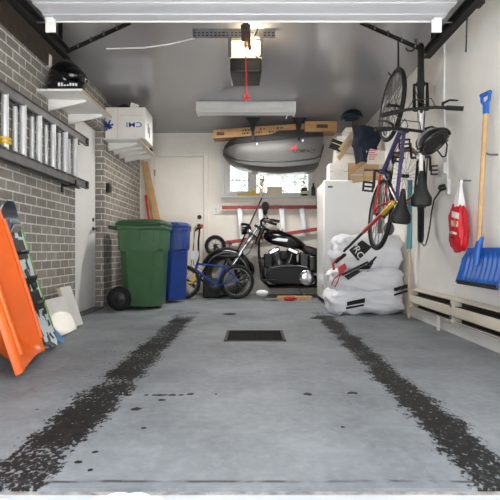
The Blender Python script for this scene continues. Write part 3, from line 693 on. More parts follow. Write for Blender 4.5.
def leaning_board(name, lab, cat, y0, y1, xb, xt, L, th, m, dy=-.06, grp=None):
    b0 = V(xb, (y0+y1)/2, .006); tp = V(xt, (y0+y1)/2+dy, math.sqrt(max(.01, L*L-(xb-xt)**2)))
    s = (tp-b0).normalized(); wv = (V(0,1,0)-s*s.y).normalized(); n = wv.cross(s).normalized()
    if n.x < 0: n = -n
    t = thing(name, lab, cat, b0, group=grp); W = (y1-y0)/2
    def sec(v):
        e = min(v, L-v); k = min(1, e/(W*1.2)); ww = max(.02, W*math.sqrt(max(0, 1-(1-k)**2)))*(1-.12*math.sin(math.pi*v/L))
        up = .05*(1-min(1, e/.18))**2
        c = b0+s*v+n*up
        return [c-wv*ww, c+wv*ww, c+wv*ww+n*th, c-wv*ww+n*th]
    N = 24; secs = [sec(L*i/N) for i in range(N+1)]
    MB().loft(secs).build('deck', m, t, bevel=.003)
    return t, b0, s, wv, n, W, L
t, b0, s, wv, n, W, L = leaning_board('snowboard', 'dark snowboard with white graphics leaning beside the orange sled', 'snowboard', 3.36, 3.67, -1.44, -1.735, 1.07, .012, 'board_art')
for v in (.35, .72):
    mb = MB(); Rb = basis(wv, s, n)
    mb.box(-.08,.08,-.07,.07,.012,.028, Rb, b0+s*v); pl = mb.build('binding', 'black_plastic', t, bevel=.005)
    mb = MB(); mb.loft([[b0+s*(v+.12)+wv*a+n*.028 for a in (-.07,.07)]+[b0+s*(v+.135)+wv*a+n*.028 for a in (.07,-.07)], [b0+s*(v+.16)+wv*a+n*.06 for a in (-.06,.06)]+[b0+s*(v+.175)+wv*a+n*.06 for a in (.06,-.06)]]); mb.build('highback', 'frame_grey' if v > .5 else 'black_plastic', pl, bevel=.006)
    mb = MB(); mb.tube([b0+s*(v-.03)-wv*.09+n*.02, b0+s*(v-.02)-wv*.06+n*.045, b0+s*(v-.02)+wv*.06+n*.045, b0+s*(v-.03)+wv*.09+n*.02], .012, 6); mb.build('strap', 'black_plastic', pl)
mb = MB(); secs = []
for i in range(9):
    v = L-.20+.19*i/8; k = min(1, (L-v)/(W*1.2)); ww = max(.018, W*math.sqrt(max(0,1-(1-k)**2)))*.93; up = .05*(1-min(1, (L-v)/.18))**2
    c = b0+s*v+n*(up+.0125); secs.append([c-wv*ww, c+wv*ww, c+wv*ww+n*.002, c-wv*ww+n*.002])
mb.loft(secs).build('nose_panel', 'teal_dark', t)
mb = MB(); mb.tube([b0+s*(L*.12)+wv*(W*.95)+n*.012, b0+s*(L*.5)+wv*(W*.86)+n*.012, b0+s*(L*.85)+wv*(W*.95)+n*.012], .008, 6); mb.build('edge_stripe', 'green', t)
for nm, lab, y0, y1, xb, xt, L, m in (('ski', 'blue ski leaning beside the snowboard with its end on the floor', 3.64, 3.73, -1.455, -1.72, .98, 'skyblue'),
                                   ('ski', 'red ski leaning between the blue ski and the brick wall', 3.62, 3.71, -1.48, -1.74, .94, 'red'),
                                   ('ski', 'white ski between the snowboard and the brick wall', 3.44, 3.54, -1.48, -1.75, .92, 'ink_white')):
    r = leaning_board(nm, lab, 'ski', y0, y1, xb, xt, L, .014, m, dy=-.34, grp='skis by the brick wall')
    MB().bar(r[1]+r[2]*(L*.42)+r[4]*.02, r[1]+r[2]*(L*.62)+r[4]*.02, .05, .02, r[4]).build('binding', 'black_plastic', r[0], bevel=.004)
# loose white panels leaning at the skirting
def lean_panel(name, lab, y0, y1, xb, xt, zt, th=.03):
    t = thing(name, lab, 'panel', (xb, y0, 0))
    mb = MB(); d = V(xt-xb, 0, zt); n = V(zt, 0, xb-xt).normalized()
    if n.x < 0: n = -n
    mb.hexa([V(xb,y0,.012)-n*th, V(xb,y0,.012), V(xb,y1,.012), V(xb,y1,.012)-n*th, V(xb,y0,0)+d-n*th, V(xb,y0,0)+d, V(xb,y1,0)+d, V(xb,y1,0)+d-n*th])
    mb.build('board', 'white_paint', t, bevel=.003)
    mb = MB(); mb.hexa([V(xb,y0-.004,.012)-n*th, V(xb,y0-.004,.012), V(xb,y0,.012), V(xb,y0,.012)-n*th, V(xb,y0-.004,0)+d-n*th, V(xb,y0-.004,0)+d, V(xb,y0,0)+d, V(xb,y0,0)+d-n*th]); mb.build('edge_band', 'card_pale', t)
    return t
lean_panel('white_board', 'wide white board leaning on the brick wall behind the snowboard', 3.90, 4.36, -1.53, -1.66, .30)
lean_panel('white_board', 'narrow white board leaning beside the side door', 4.40, 4.66, -1.58, -1.70, .37)
mb = MB(); mb.box(-1.66,-1.54,3.72,3.86,.0,.02); mb.box(-1.70,-1.56,3.73,3.85,.02,.20, None, None); solo(mb.build('ski_boot', 'black_plastic', bevel=.03), 'black boot standing between the skis and the white board', 'boot')

# ================================================================= BINS
def bin_(name, lab, cx, cy, wx, wy, H, mbody, mlid, wheel_side, rr):
    t = thing(name, lab, 'bin', (cx, cy, 0))
    def sec(z, sx, sy, c):
        a, b = wx/2*sx, wy/2*sy
        return [V(cx+x, cy+y, z) for x, y in ((-a+c,-b),(a-c,-b),(a,-b+c),(a,b-c),(a-c,b),(-a+c,b),(-a,b-c),(-a,-b+c))]
    zs = H*.655
    MB().loft([sec(.035,.80,.80,.10*rr),sec(.06,.83,.82,.10*rr),sec(zs-.012,.925,.93,.085*rr),sec(zs+.012,.955,.955,.02*rr+.01),sec(H-.12,.985,.985,.02*rr+.01),sec(H-.118,1.05,1.05,.03*rr+.01),sec(H-.075,1.05,1.05,.03*rr+.01)]).build('bin_body', mbody, t, bevel=.010, ang=30)
    # vertical ribs on the near side, between rim and step
    mb = MB()
    for k in (-.32, -.02, .28): mb.box(cx+k*wx-.005, cx+k*wx+.005, cy-wy/2*1.0-.004, cy-wy/2*.93, H-.26, H-.12)
    mb.build('rim_rib', mbody, t)
    MB().loft([sec(H-.074,1.07,1.07,.04*rr+.01),sec(H-.045,1.07,1.07,.04*rr+.01),sec(H-.015,.98,.98,.06*rr+.01),sec(H,.80,.80,.08*rr+.01)]).build('lid', mlid, t, bevel=.008)
    sx = -1
    hx = cx-wx/2-.05
    mb = MB(); mb.tube([(cx-wx/2+.01,cy-wy*.48,H-.11),(hx-.03,cy-wy*.46,H-.095),(hx-.045,cy-wy*.40,H-.09),(hx-.045,cy+wy*.40,H-.09),(hx-.03,cy+wy*.46,H-.095),(cx-wx/2+.01,cy+wy*.48,H-.11)], .024, 8); mb.build('handle', mlid, t)
    xw = cx-wx/2*.86
    ax = MB().cyl((xw, cy-wy/2-.03, .14), (xw, cy+wy/2+.03, .14), .012, seg=8).build('axle', 'steel', t)
    for yy_ in (cy-wy/2-.005, cy+wy/2+.005):
        sd = -1 if yy_ < cy else 1
        wl = MB().lathe((xw, yy_-.026, .139), (0,1,0), [(.06,.0),(.105,-.004),(.130,.004),(.138,.016),(.138,.036),(.130,.048),(.105,.056),(.06,.052)], 32).build('wheel', 'rubber', t)
        MB().lathe((xw, yy_+sd*.028, .139), (0,sd,0), [(.085,-.01),(.082,.0),(.05,.004),(.035,.012),(.018,.016),(0,.016)], 20).build('hub', 'dark_steel', wl)
    return t
bin_('wheelie_bin', 'large green wheeled bin standing by the brick pier', -1.31, 6.06, .55, .56, 1.06, 'green_bin', 'green_lid', -1, 1.0)
bin_('wheelie_bin', 'blue wheeled recycling bin behind the green bin', -1.10, 6.73, .47, .48, 1.07, 'blue_bin', 'blue_lid', -1, 1.9)

# ================================================================= BICYCLES
def wheel(parent, c, R, tr, tm='rubber', rimm='steel', spokes=28, axis=(0,1,0), name='wheel', rotor=False):
    c = Vector(c)
    wl = MB().ring(c, axis, R-tr, tr, 44, 8).build(name, tm, parent, local=True)
    MB().ring(c, axis, R-tr*1.9-.008, .009, 44, 6, 1.2).build('rim', rimm, wl, local=True)
    u, v = frame_of(Vector(axis)); ax = Vector(axis).normalized(); mb = MB()
    for k in range(spokes):
        a = k*2*math.pi/spokes; o = u*math.cos(a)+v*math.sin(a); sd = 1 if k%2 else -1
        a2 = a+(.5 if k%4 < 2 else -.5); o2 = u*math.cos(a2)+v*math.sin(a2)
        mb.tube([c+o2*.022+ax*(.03*sd), c+o*(R-tr*2)], .0022, 4, cap=False)
    mb.build('spokes', 'steel', wl, local=True)
    MB().lathe(c-ax*.05, axis, [(.008,0),(.012,.01),(.026,.018),(.014,.026),(.014,.074),(.026,.082),(.012,.09),(.008,.1)], 14).build('hub', 'dark_steel', wl, local=True)
    return wl
def bicycle(name, label, mtx, k=1.0, R=.34, wb=1.06, fm='frame_white', forkm='black_metal', rearm=None, bar_w=.56, tr=.022, saddle='leather', flat=True, bar_h=.98, plate=None, sad_h=.95, hx=.735, sx=.23, crank=(.10, .13), gripm='rubber', kind='bicycle'):
    t = thing(name, label, kind, mtx=mtx)
    def q(x, y, z): return V(x, y, z)
    bb = q(.40*wb, 0, R-.05); stt = q(sx*wb, 0, sad_h-.16); ht = q(hx*wb, 0, min(sad_h, bar_h)-.10); hb = q((hx+.05)*wb, 0, ht.z-.14)
    ra, fa = q(0, 0, R), q(wb, 0, R)
    wheel(t, ra, R, tr); wheel(t, fa, R, tr)
    mb = MB(); r = .017
    mb.tube([bb, stt+(stt-bb).normalized()*.03], r*.95, 10); mb.tube([stt, ht-(ht-hb)*.15], r*.95, 10); mb.tube([bb, hb+(ht-hb)*.25], r*1.25, 10); mb.tube([ht, hb], r*1.2, 10)
    mb.cyl(bb-V(0,.035,0), bb+V(0,.035,0), .022, seg=12); fr = mb.build('frame', fm, t, local=True)
    mb = MB()
    for sd in (-1, 1):
        mb.tube([bb+V(-.03,sd*.025,0), ra+V(.1,sd*.05,0), ra+V(0,sd*.06,0)], .010, 8); mb.tube([stt+V(-.01,sd*.02,-.03), ra+V(.06,sd*.055,.10), ra+V(0,sd*.06,0)], .009, 8)
    mb.build('rear_stays', rearm or fm, t, local=True)
    mb = MB(); dr = (hb-ht).normalized(); cr = hb+dr*.03
    mb.tube([cr-V(0,.055,0), cr+V(0,.055,0)], .018, 8)
    for sd in (-1, 1): mb.tube([cr+V(0,sd*.05,0), cr+V(.03,sd*.052,-.12), fa+V(0,sd*.055,0)], [.017,.016,.011], 8)
    mb.build('fork', forkm, t, local=True)
    bx = ht.x-.07; hz = bar_h
    stem = MB().tube([ht, q(ht.x-.012,0,ht.z+.05), q(bx+.06,0,hz)], .014, 8).build('stem', 'black_metal', t, local=True)
    hp = q(bx+.06, 0, hz); h = bar_w/2
    if flat: pts = [hp+V(-.03,-h,.01), hp+V(0,-h*.35,0), hp, hp+V(0,h*.35,0), hp+V(-.03,h,.01)]
    else: pts = [hp+V(-.05,-h,.20), hp+V(-.02,-h*.45,.18), hp+V(0,-h*.18,0), hp+V(0,h*.18,0), hp+V(-.02,h*.45,.18), hp+V(-.05,h,.20)]
    hbar = MB().tube(pts, .0125, 10).build('handlebar', 'black_metal', t, local=True)
    for sd, e, e2 in ((-1, pts[0], pts[1]), (1, pts[-1], pts[-2])):
        d = (e2-e).normalized(); MB().cyl(e-d*.005, e+d*.12, .018, seg=12).build('grip', gripm, hbar, local=True)
        lv = e+d*.14; mb = MB(); mb.tube([lv, lv+V(.035,0,-.01), lv+V(.06,sd*.05,-.03), lv+V(.055,sd*.11,-.04)], [.010,.012,.008,.006], 6); mb.build('brake_lever', 'black_metal', hbar, local=True)
    mb = MB(); mb.tube([pts[1], pts[1]+V(.06,.03,.03), cr+V(.05,.02,.10), fa+V(-.02,.06,.05)], .004, 5); mb.tube([pts[-2], pts[-2]+V(.08,-.05,.0), ht+V(.06,-.03,-.03), bb+V(.1,-.02,.16)], .004, 5); mb.build('brake_cable', 'black_plastic', t, local=True)
    ax = (stt-bb).normalized(); sp = stt+ax*(.16-.02)
    MB().tube([stt, sp], .012, 8).build('seat_post', 'steel', t, local=True)
    c = q(sp.x, 0, sp.z+.03); secs = []
    for xx, hw, zz, th in ((-.13,.055,.018,.04),(-.115,.078,.02,.055),(-.06,.078,.016,.06),(-.01,.052,.008,.055),(.05,.03,.006,.045),(.11,.022,.004,.035),(.145,.012,-.002,.025)):
        secs.append([c+V(xx,-hw,zz-th*.6),c+V(xx,-hw*.95,zz-.008),c+V(xx,-hw*.5,zz+.006),c+V(xx,hw*.5,zz+.006),c+V(xx,hw*.95,zz-.008),c+V(xx,hw,zz-th*.6),c+V(xx,0,zz-th)])
    MB().loft(secs).build('saddle', saddle, t, local=True, ang=60)
    mb = MB(); mb.lathe(bb-V(0,.06,0), (0,1,0), [(.088,0),(.092,.002),(.092,.005),(.088,.007)], 28); mb.cyl(bb-V(0,.08,0), bb+V(0,.08,0), .012, seg=8)
    for sd in (-1, 1): mb.bar(bb+V(0,sd*.078,0), bb+V(crank[0]*sd,sd*.085,crank[1]*sd), .022, .012)
    cs = mb.build('crankset', 'dark_steel', t, local=True)
    for sd in (-1, 1):
        pc = bb+V(crank[0]*sd, sd*.135, crank[1]*sd); mb = MB(); mb.box(pc.x-.045, pc.x+.045, pc.y-.05, pc.y-.035, pc.z-.010, pc.z+.010); mb.box(pc.x-.045, pc.x+.045, pc.y+.035, pc.y+.05, pc.z-.010, pc.z+.010)
        mb.box(pc.x-.045, pc.x-.03, pc.y-.05, pc.y+.05, pc.z-.010, pc.z+.010); mb.box(pc.x+.03, pc.x+.045, pc.y-.05, pc.y+.05, pc.z-.010, pc.z+.010); mb.cyl(pc-V(0,.06,0), pc+V(0,.05,0), .008, seg=8); mb.build('pedal', 'black_plastic', cs, local=True)
    mb = MB(); mb.lathe(ra-V(0,.045,0), (0,1,0), [(.034,0),(.036,.004),(.03,.012),(.022,.02)], 18); mb.tube([bb+V(0,-.057,.09), ra+V(0,-.04,.035)], .005, 5); mb.tube([bb+V(0,-.057,-.09), ra+V(0,-.04,-.035)], .005, 5); mb.build('chain', 'dark_steel', t, local=True)
    if plate:
        mb = MB(); p = q(hp.x+.05, .02, hz-.21); nn = V(.45,.89,.1).normalized(); uu = nn.cross(V(0,0,1)).normalized(); vv = uu.cross(nn)
        mb.prism([p+uu*a+vv*b for a, b in ((-.05,-.06),(.05,-.06),(.065,.02),(.05,.065),(-.05,.065),(-.065,.02))], nn*.006)
        mb.build('number_plate', 'ink_white', t, local=True)
    return t
def hang(origin, up):                            # rear axle ground point, wheel side away from `up`; forward = straight up
    up = Vector(up).normalized(); f = V(0,0,1); l = up.cross(f)
    return Matrix.Translation(Vector(origin)) @ basis(f, l, up).to_4x4()
# white mountain bike, nearest the white wall: axles at Y 4.4
upA = V(-.31, -.95, 0)
oA = V(1.475, 4.40, 1.10) - upA.normalized()*.34
bicycle('bicycle', 'white framed bicycle hung upright by its wheel nearest the white wall', hang(oA, upA), fm='frame_white', forkm='black_metal', rearm='black_metal', tr=.026, bar_w=.58, hx=.645, sx=.125)
upB = V(.05, -.99, 0).normalized()
fB = V(.105, 0, .965).normalized()
mB = Matrix.Translation(V(1.125, 4.42, 1.015)-upB*.32) @ basis(fB, upB.cross(fB).normalized(), fB.cross(upB.cross(fB).normalized())).to_4x4()
bicycle('bicycle', 'purple and red bicycle hung upright over the white bags', mB, R=.32, wb=.97, fm='purple', forkm='frame_grey', rearm='red', tr=.020, bar_w=.54, sad_h=.88, bar_h=.84, hx=.66, sx=.10, crank=(-.155, .05))
for nm, p0, p1, lab in (('bike_hook', V(1.42,4.02,2.30), V(1.385,4.35,2.50), 'black ceiling hook holding the white framed bicycle'),('bike_hook', V(1.23,4.42,2.40), V(1.23,4.42,2.30), 'black ceiling hook holding the purple bicycle')):
    t = thing(nm, lab, 'hook', p1, group='bicycle hooks')
    x = 1.39 if 'white' in lab else 1.235; zt = 2.505 if 'white' in lab else 2.29
    MB().tube([V(x+.05,4.42,ZC-.002), V(x+.05,4.42,zt+.03), V(x+.045,4.42,zt-.01), V(x+.02,4.42,zt-.045), V(x-.02,4.42,zt-.045), V(x-.04,4.42,zt-.02)], .008, 8).build('hook_arm', 'black_metal', t)
    MB().lathe(V(x+.05,4.42,ZC-.001), (0,0,-1), [(.022,0),(.022,.006),(.01,.009)], 12).build('base', 'steel', t)
# loose wheel between them
t = thing('bicycle_wheel', 'narrow bicycle wheel with tan tyre hanging between the two bicycles', 'wheel', mtx=Matrix.Translation(at(405, 176, 4.95)) @ Matrix.Rotation(math.radians(-70), 4, 'Z'))
MB().ring((0,0,0), (0,1,0), .27, .016, 40, 8).build('tyre', 'copper', t, local=True); MB().ring((0,0,0), (0,1,0), .245, .010, 40, 6).build('rim', 'dark_steel', t, local=True)
mb = MB()
for k in range(24):
    a = k*math.pi/12; mb.tube([V(0,.02*(-1)**k,0), V(math.cos(a)*.24,0,math.sin(a)*.24)], .002, 4)
mb.build('spokes', 'steel', t, local=True); MB().cyl((0,-.04,0),(0,.04,0),.018).build('hub', 'dark_steel', t, local=True)

def bike_helmet(name, label, mtx, m='matte_black', m2='dark_steel', k=1.0):
    t = thing(name, label, 'helmet', mtx=mtx)
    MB().ball((0,0,0), (.135*k,.092*k,.095*k), 20, 8, 0.0, 1.0).build('liner', 'matte_black', t, local=True)
    for j in range(5):                           # ribs from front to back between vents
        ph = math.radians(-64+32*j); pts = []
        for i in range(11):
            a = math.pi*i/10; x = -math.cos(a)*.15*k; r = math.sin(a)
            pts.append(V(x, math.sin(ph)*.104*k*(.35+.65*r), math.cos(ph)*.108*k*r+.0*k))
        MB().tube(pts, [.012*k+.009*k*math.sin(math.pi*i/10) for i in range(11)], 8).build('shell_rib', m if j%2 == 0 else m2, t, local=True)
    MB().ring((0,0,0), (0,0,1), .118*k, .016*k, 28, 8).build('rim', m, t, local=True)
    mb = MB(); mb.tube([V(.05,.085,0), V(.02,.06,-.10), V(0,0,-.14), V(.02,-.06,-.10), V(.05,-.085,0)], .006, 6); mb.build('strap', 'ink_black', t, local=True)
    return t
q = at(434, 143, 3.62)
bike_helmet('bicycle_helmet', 'black vented bicycle helmet hung on the white bicycle handlebar', Matrix.Translation(q) @ Euler((math.radians(-35), math.radians(-22), math.radians(12))).to_matrix().to_4x4(), 'black_plastic', 'frame_grey', .86)
q = at(352, 116, 4.0)
bike_helmet('bicycle_helmet', 'dark teal bicycle helmet lying on the topmost carton over the fridge', Matrix.Translation(V(1.32,6.66,2.455)) @ Euler((0, math.radians(-6), math.radians(10))).to_matrix().to_4x4(), 'teal_dark', 'matte_black', .92)

# kid's bikes at the back
mK = Matrix.Translation(V(-.225, 7.12, .004)) @ Matrix.Rotation(math.radians(186), 4, 'Z')
bicycle('child_bicycle', 'blue child bicycle with yellow fork behind the blue bin', mK, R=.245, wb=.76, fm='bike_blue', forkm='yellow', tr=.026, flat=False, bar_h=.83, sad_h=.62, bar_w=.46, plate=True, gripm='red')
mK2 = Matrix.Translation(V(-.585, 7.74, .765)) @ Matrix.Rotation(math.radians(40), 4, 'Y') @ Matrix.Rotation(math.radians(180), 4, 'X') @ Matrix.Translation(V(0, 0, -.165))
bicycle('child_bicycle', 'small black child bicycle turned upside down by the back door', mK2, R=.165, wb=.58, fm='matte_black', forkm='matte_black', tr=.028, bar_h=.86, sad_h=.86, bar_w=.40)

mb = MB(); a, b = at(203,297,7.34), at(222,278,7.34); mb.box(a.x,b.x,7.30,7.40,0,b.z); solo(mb.build('black_case', 'matte_black', bevel=.02), 'black case on the floor behind the blue child bicycle', 'case')
# ================================================================= MOTORCYCLE (local: x forward, y left, z up)
mtx = Matrix.Translation(V(1.305, 7.48, 0)) @ Matrix.Rotation(math.radians(180), 4, 'Z') @ Matrix.Scale(1.04, 4)
t = thing('motorcycle', 'black and chrome cruiser motorcycle parked along the back wall', 'motorcycle', mtx=mtx)
FW, RW = V(1.64,0,.325), V(0,0,.325)
def lb(name, mb, m, parent=None, **k): return mb.build(name, m, parent or t, local=True, **k)
for nm, c, R, tr in (('front_wheel', FW, .325, .055), ('rear_wheel', RW, .325, .07)):
    wl = lb(nm, MB().ring(c, (0,1,0), R-tr, tr, 48, 10, 1.0), 'rubber')
    MB().ring(c, (0,1,0), R-tr*1.9, .014, 44, 6, 1.6).build('rim', 'dark_steel' if 'front' in nm else 'chrome', wl, local=True)
    mb = MB()
    for k in range(36):
        a = k*math.pi/18; mb.tube([c+V(math.cos(a+.3)*.03, .035*(-1)**k, math.sin(a+.3)*.03), c+V(math.cos(a),0,math.sin(a))*(R-tr*1.9)], .0028, 4)
    mb.build('spokes', 'dark_steel', wl, local=True)
    MB().lathe(c-V(0,.07,0), (0,1,0), [(.02,0),(.045,.01),(.05,.03),(.03,.04),(.03,.10),(.05,.11),(.045,.13),(.02,.14)], 18).build('hub', 'chrome', wl, local=True)
    MB().lathe(c+V(0,.062,0), (0,1,0), [(.06,0),(.125,0),(.125,.006),(.06,.006)], 30).build('brake_disc', 'steel', wl, local=True)
def fender(c, R, hw, a0, a1):
    mb = MB(); secs = []
    for i in range(19):
        a = math.radians(a0+(a1-a0)*i/18); o = V(math.cos(a),0,math.sin(a))
        prof = [(-hw,-.075),(-hw*.97,-.03),(-hw*.6,.012),(0,.022),(hw*.6,.012),(hw*.97,-.03),(hw,-.075)]
        secs.append([c+o*(R+h)+V(0,y,0) for y, h in prof]+[c+o*(R+h-.006)+V(0,y*.95,0) for y, h in reversed(prof)])
    return mb.loft(secs)
lb('front_fender', fender(FW, .365, .085, 25, 195), 'gloss_black', ang=60)
lb('rear_fender', fender(RW, .375, .12, 10, 190), 'gloss_black', ang=60)
# frame
mb = MB(); hd0, hd1 = V(1.12,0,1.0), V(1.19,0,.80)
mb.tube([hd0+V(-.02,0,.02), hd1+V(.02,0,-.05)], .035, 12)
for sd in (-1,1):
    mb.tube([hd1+V(-.02,sd*.02,0), V(1.17,sd*.10,.62), V(1.13,sd*.13,.25), V(1.02,sd*.13,.15), V(.35,sd*.13,.16), V(.12,sd*.14,.30), V(0,sd*.13,.325)], .019, 10)
    mb.tube([V(0,sd*.13,.325), V(.20,sd*.12,.52), V(.45,sd*.08,.62)], .017, 8)
mb.tube([hd0, V(.75,0,.80), V(.45,0,.62), V(.30,0,.40), V(.35,0,.17)], .022, 10)
lb('frame', mb, 'gloss_black')
# fork
fk = MB(); ax = (hd0-FW).normalized()
for sd in (-1,1):
    a = FW+V(0,sd*.11,0); b = V(1.17,sd*.11,1.03)
    fk.tube([a-V(0,0,.03), a.lerp(b,.48)], .030, 12); fk.tube([a.lerp(b,.46), b], .020, 12)
    fk.lathe(a.lerp(b,.60), (b-a), [(.028,0),(.036,.02),(.036,.16),(.028,.18)], 14)
lb('fork', fk, 'chrome')
mb = MB()
for k, w_ in ((.80,.035),(.96,.03)): 
    c = FW.lerp(V(1.17,0,1.03), k); mb.box(-.05,.05,-.14,.14,-w_/2,w_/2, Matrix.Rotation(math.radians(-32),3,'Y'), c)
lb('triple_clamp', mb, 'matte_black', bevel=.006)
hl = lb('headlight', MB().lathe(V(1.30,0,.985), (1,0,-.08), [(.02,-.02),(.06,.0),(.082,.05),(.088,.10),(.086,.12)], 22), 'gloss_black')
MB().lathe(V(1.42,0,.975), (1,0,-.08), [(.088,-.008),(.092,0),(.088,.006),(.05,.018),(0,.022)], 22).build('lens', 'chrome', hl, local=True)
for sd in (-1,1): lb('turn_signal', MB().ball((1.30,sd*.20,.93),(.04,.035,.035),12,8), 'chrome')
# handlebar, swept back
hbp = [V(.90,.40,1.06),V(.98,.36,1.08),V(1.10,.27,1.11),V(1.14,.12,1.09),V(1.13,.05,1.02),V(1.13,-.05,1.02),V(1.14,-.12,1.09),V(1.10,-.27,1.11),V(.98,-.36,1.08),V(.90,-.40,1.06)]
hb_ = lb('handlebar', MB().tube(hbp, .014, 10), 'matte_black')
for e, e2, sd in ((hbp[0],hbp[1],1),(hbp[-1],hbp[-2],-1)):
    d = (e2-e).normalized(); MB().cyl(e, e+d*.12, .021).build('grip', 'rubber', hb_, local=True)
    p = e+d*.15; MB().tube([p, p+V(.05,sd*.01,-.005), p+V(.03,sd*.10,-.03), p+V(-.05,sd*.15,-.04)], [.012,.014,.010,.007], 6).build('lever', 'chrome', hb_, local=True)
    mr = MB(); mr.tube([p, p+V(.06,sd*.05,.06), p+V(.05,sd*.06,.13)], .006, 6); mr.lathe(p+V(.055,sd*.06,.175), (-.6,.8,.1), [(.0,-.016),(.050,-.012),(.064,.0),(.062,.008),(0,.008)], 18); mr.build('mirror', 'matte_black', hb_, local=True)
lb('riser', MB().cyl((1.13,0,.98),(1.13,0,1.05),.03), 'chrome')
# tank
secs = []
for x, hw, zb_, zt_ in ((1.10,.05,.84,.905),(1.06,.09,.80,.945),(.98,.135,.755,.965),(.86,.155,.725,.955),(.74,.145,.70,.915),(.62,.11,.685,.85),(.54,.07,.68,.79),(.50,.03,.68,.74)):
    zm = (zb_+zt_)/2
    secs.append([V(x,0,zt_),V(x,hw*.55,zt_-.01),V(x,hw*.92,zm+.04),V(x,hw,zm-.005),V(x,hw*.85,zb_+.01),V(x,hw*.3,zb_),V(x,-hw*.3,zb_),V(x,-hw*.85,zb_+.01),V(x,-hw,zm-.005),V(x,-hw*.92,zm+.04),V(x,-hw*.55,zt_-.01)])
tk = lb('fuel_tank', MB().loft(secs), 'gloss_black', ang=70)
MB().lathe(V(.86,0,.955), (0,0,1), [(.05,0),(.05,.012),(.03,.02),(0,.02)], 18).build('filler_cap', 'chrome', tk, local=True)
mb = MB(); mb.prism([V(.99,.151,.815),V(.90,.160,.845),V(.76,.155,.825),V(.78,.156,.79),V(.90,.160,.80)], (0,.006,0)); mb.build('badge', 'alu', tk, local=True)
# seat
secs = []
for x, hw, zb_, zt_ in ((.55,.06,.66,.73),(.48,.11,.63,.735),(.36,.16,.60,.70),(.22,.17,.60,.69),(.12,.15,.62,.75),(.04,.12,.66,.77),(-.14,.10,.69,.78),(-.22,.07,.70,.76)):
    secs.append([V(x,-hw,zb_),V(x,-hw,zt_-.03),V(x,-hw*.6,zt_),V(x,hw*.6,zt_),V(x,hw,zt_-.03),V(x,hw,zb_)])
lb('seat', MB().loft(secs), 'leather', ang=60)
# engine: V twin
en = lb('engine', MB().loft([[V(x,-.13,z0),V(x,.13,z0),V(x,.15,(z0+z1)/2),V(x,.13,z1),V(x,-.13,z1),V(x,-.15,(z0+z1)/2)] for x, z0, z1 in ((1.04,.24,.38),(.98,.19,.45),(.82,.18,.48),(.66,.20,.46),(.52,.22,.42))]), 'matte_black', bevel=.01)
for an in (-24, 24):
    d = V(math.sin(math.radians(an)),0,math.cos(math.radians(an))); c = V(.82,0,.36)
    mb = MB()
    for k in range(9):
        h = .10+.022*k; mb.lathe(c+d*h, d, [(.085,0),(.088,.003),(.088,.010),(.085,.013)], 20)
    mb.cyl(c+d*.05, c+d*.30, .068, seg=16); mb.build('cylinder_fins', 'dark_steel' if an < 0 else 'steel', en, local=True)
    mb = MB(); R = basis(d.cross(V(0,1,0)), V(0,1,0), d); mb.box(-.085,.085,-.085,.085,0,.07, R, c+d*.295); mb.build('rocker_box', 'chrome', en, local=True, bevel=.02)
    MB().tube([c+V(-.03 if an<0 else .03,.10,.0), c+d*.28+V(0,.09,0)], .013, 8).build('pushrod_tube', 'chrome', en, local=True)
lb('horn_cover', MB().lathe(V(.82,.12,.60), (0,1,0), [(.03,-.02),(.055,0),(.062,.03),(.05,.055),(.02,.065),(0,.066)], 20), 'matte_black')
# primary cover on the near side with chrome clutch cover
def oval(x0, x1, zc, r0, r1, y, n=12):
    p = []
    for i in range(n+1): a = math.radians(-90+180*i/n); p.append(V(x1+math.cos(a)*r1, y, zc+.0+math.sin(a)*r1))
    for i in range(n+1): a = math.radians(90+180*i/n); p.append(V(x0+math.cos(a)*r0, y, zc+math.sin(a)*r0))
    return p
pr = lb('primary_cover', MB().loft([oval(.56,.96,.32,.135,.115,.12), oval(.56,.96,.32,.135,.115,.185), oval(.56,.96,.32,.122,.10,.205)]), 'matte_black', bevel=.006)
MB().lathe(V(.50,.205,.285), (0,1,0), [(.105,-.02),(.105,.006),(.092,.016),(.06,.022),(.03,.024),(0,.024)], 28).build('clutch_cover', 'chrome', pr, local=True)
mb = MB()
for k in range(6): a = k*math.pi/3; mb.lathe(V(.50+math.cos(a)*.075,.222,.285+math.sin(a)*.075), (0,1,0), [(.010,0),(.010,.006),(0,.007)], 8)
mb.build('bolts', 'steel', pr, local=True)
MB().tube([V(1.02,.19,.43),V(.86,.21,.45),V(.62,.21,.455),V(.50,.20,.43)], .010, 8).build('trim_tube', 'chrome', pr, local=True)
# exhaust on far side, plus pipes at front
mb = MB(); mb.tube([V(.94,-.09,.60),V(1.06,-.14,.52),V(1.05,-.18,.34),V(.8,-.20,.25),V(.2,-.22,.27),V(-.25,-.23,.29)], [.024,.026,.026,.03,.042,.045], 12); mb.tube([V(.70,-.09,.60),V(.62,-.16,.50),V(.55,-.20,.36),V(.2,-.22,.36),V(-.22,-.23,.38)], [.024,.026,.03,.042,.045], 12); lb('exhaust', mb, 'chrome')
mb = MB(); mb.tube([V(1.10,-.12,.55),V(1.14,-.26,.56),V(1.13,-.33,.45),V(1.10,-.26,.28),V(1.06,-.12,.24)], .016, 8); lb('engine_guard', mb, 'gloss_black'); mb = MB(); mb.tube([V(1.10,.12,.55),V(1.14,.26,.56),V(1.13,.33,.45),V(1.10,.26,.28),V(1.06,.12,.24)], .016, 8); lb('engine_guard', mb, 'gloss_black')
mb = MB(); mb.bar((1.03,.14,.24),(1.03,.34,.25),.03,.02); mb.box(.93,1.13,.24,.36,.25,.27); lb('footboard', mb, 'matte_black', bevel=.006)
mb = MB(); mb.box(.20,.48,.10,.17,.36,.60); lb('side_cover', mb, 'gloss_black', bevel=.03)
mb = MB(); mb.box(-.16,.36,.17,.30,.40,.66); lb('saddlebag', mb, 'leather', bevel=.04)
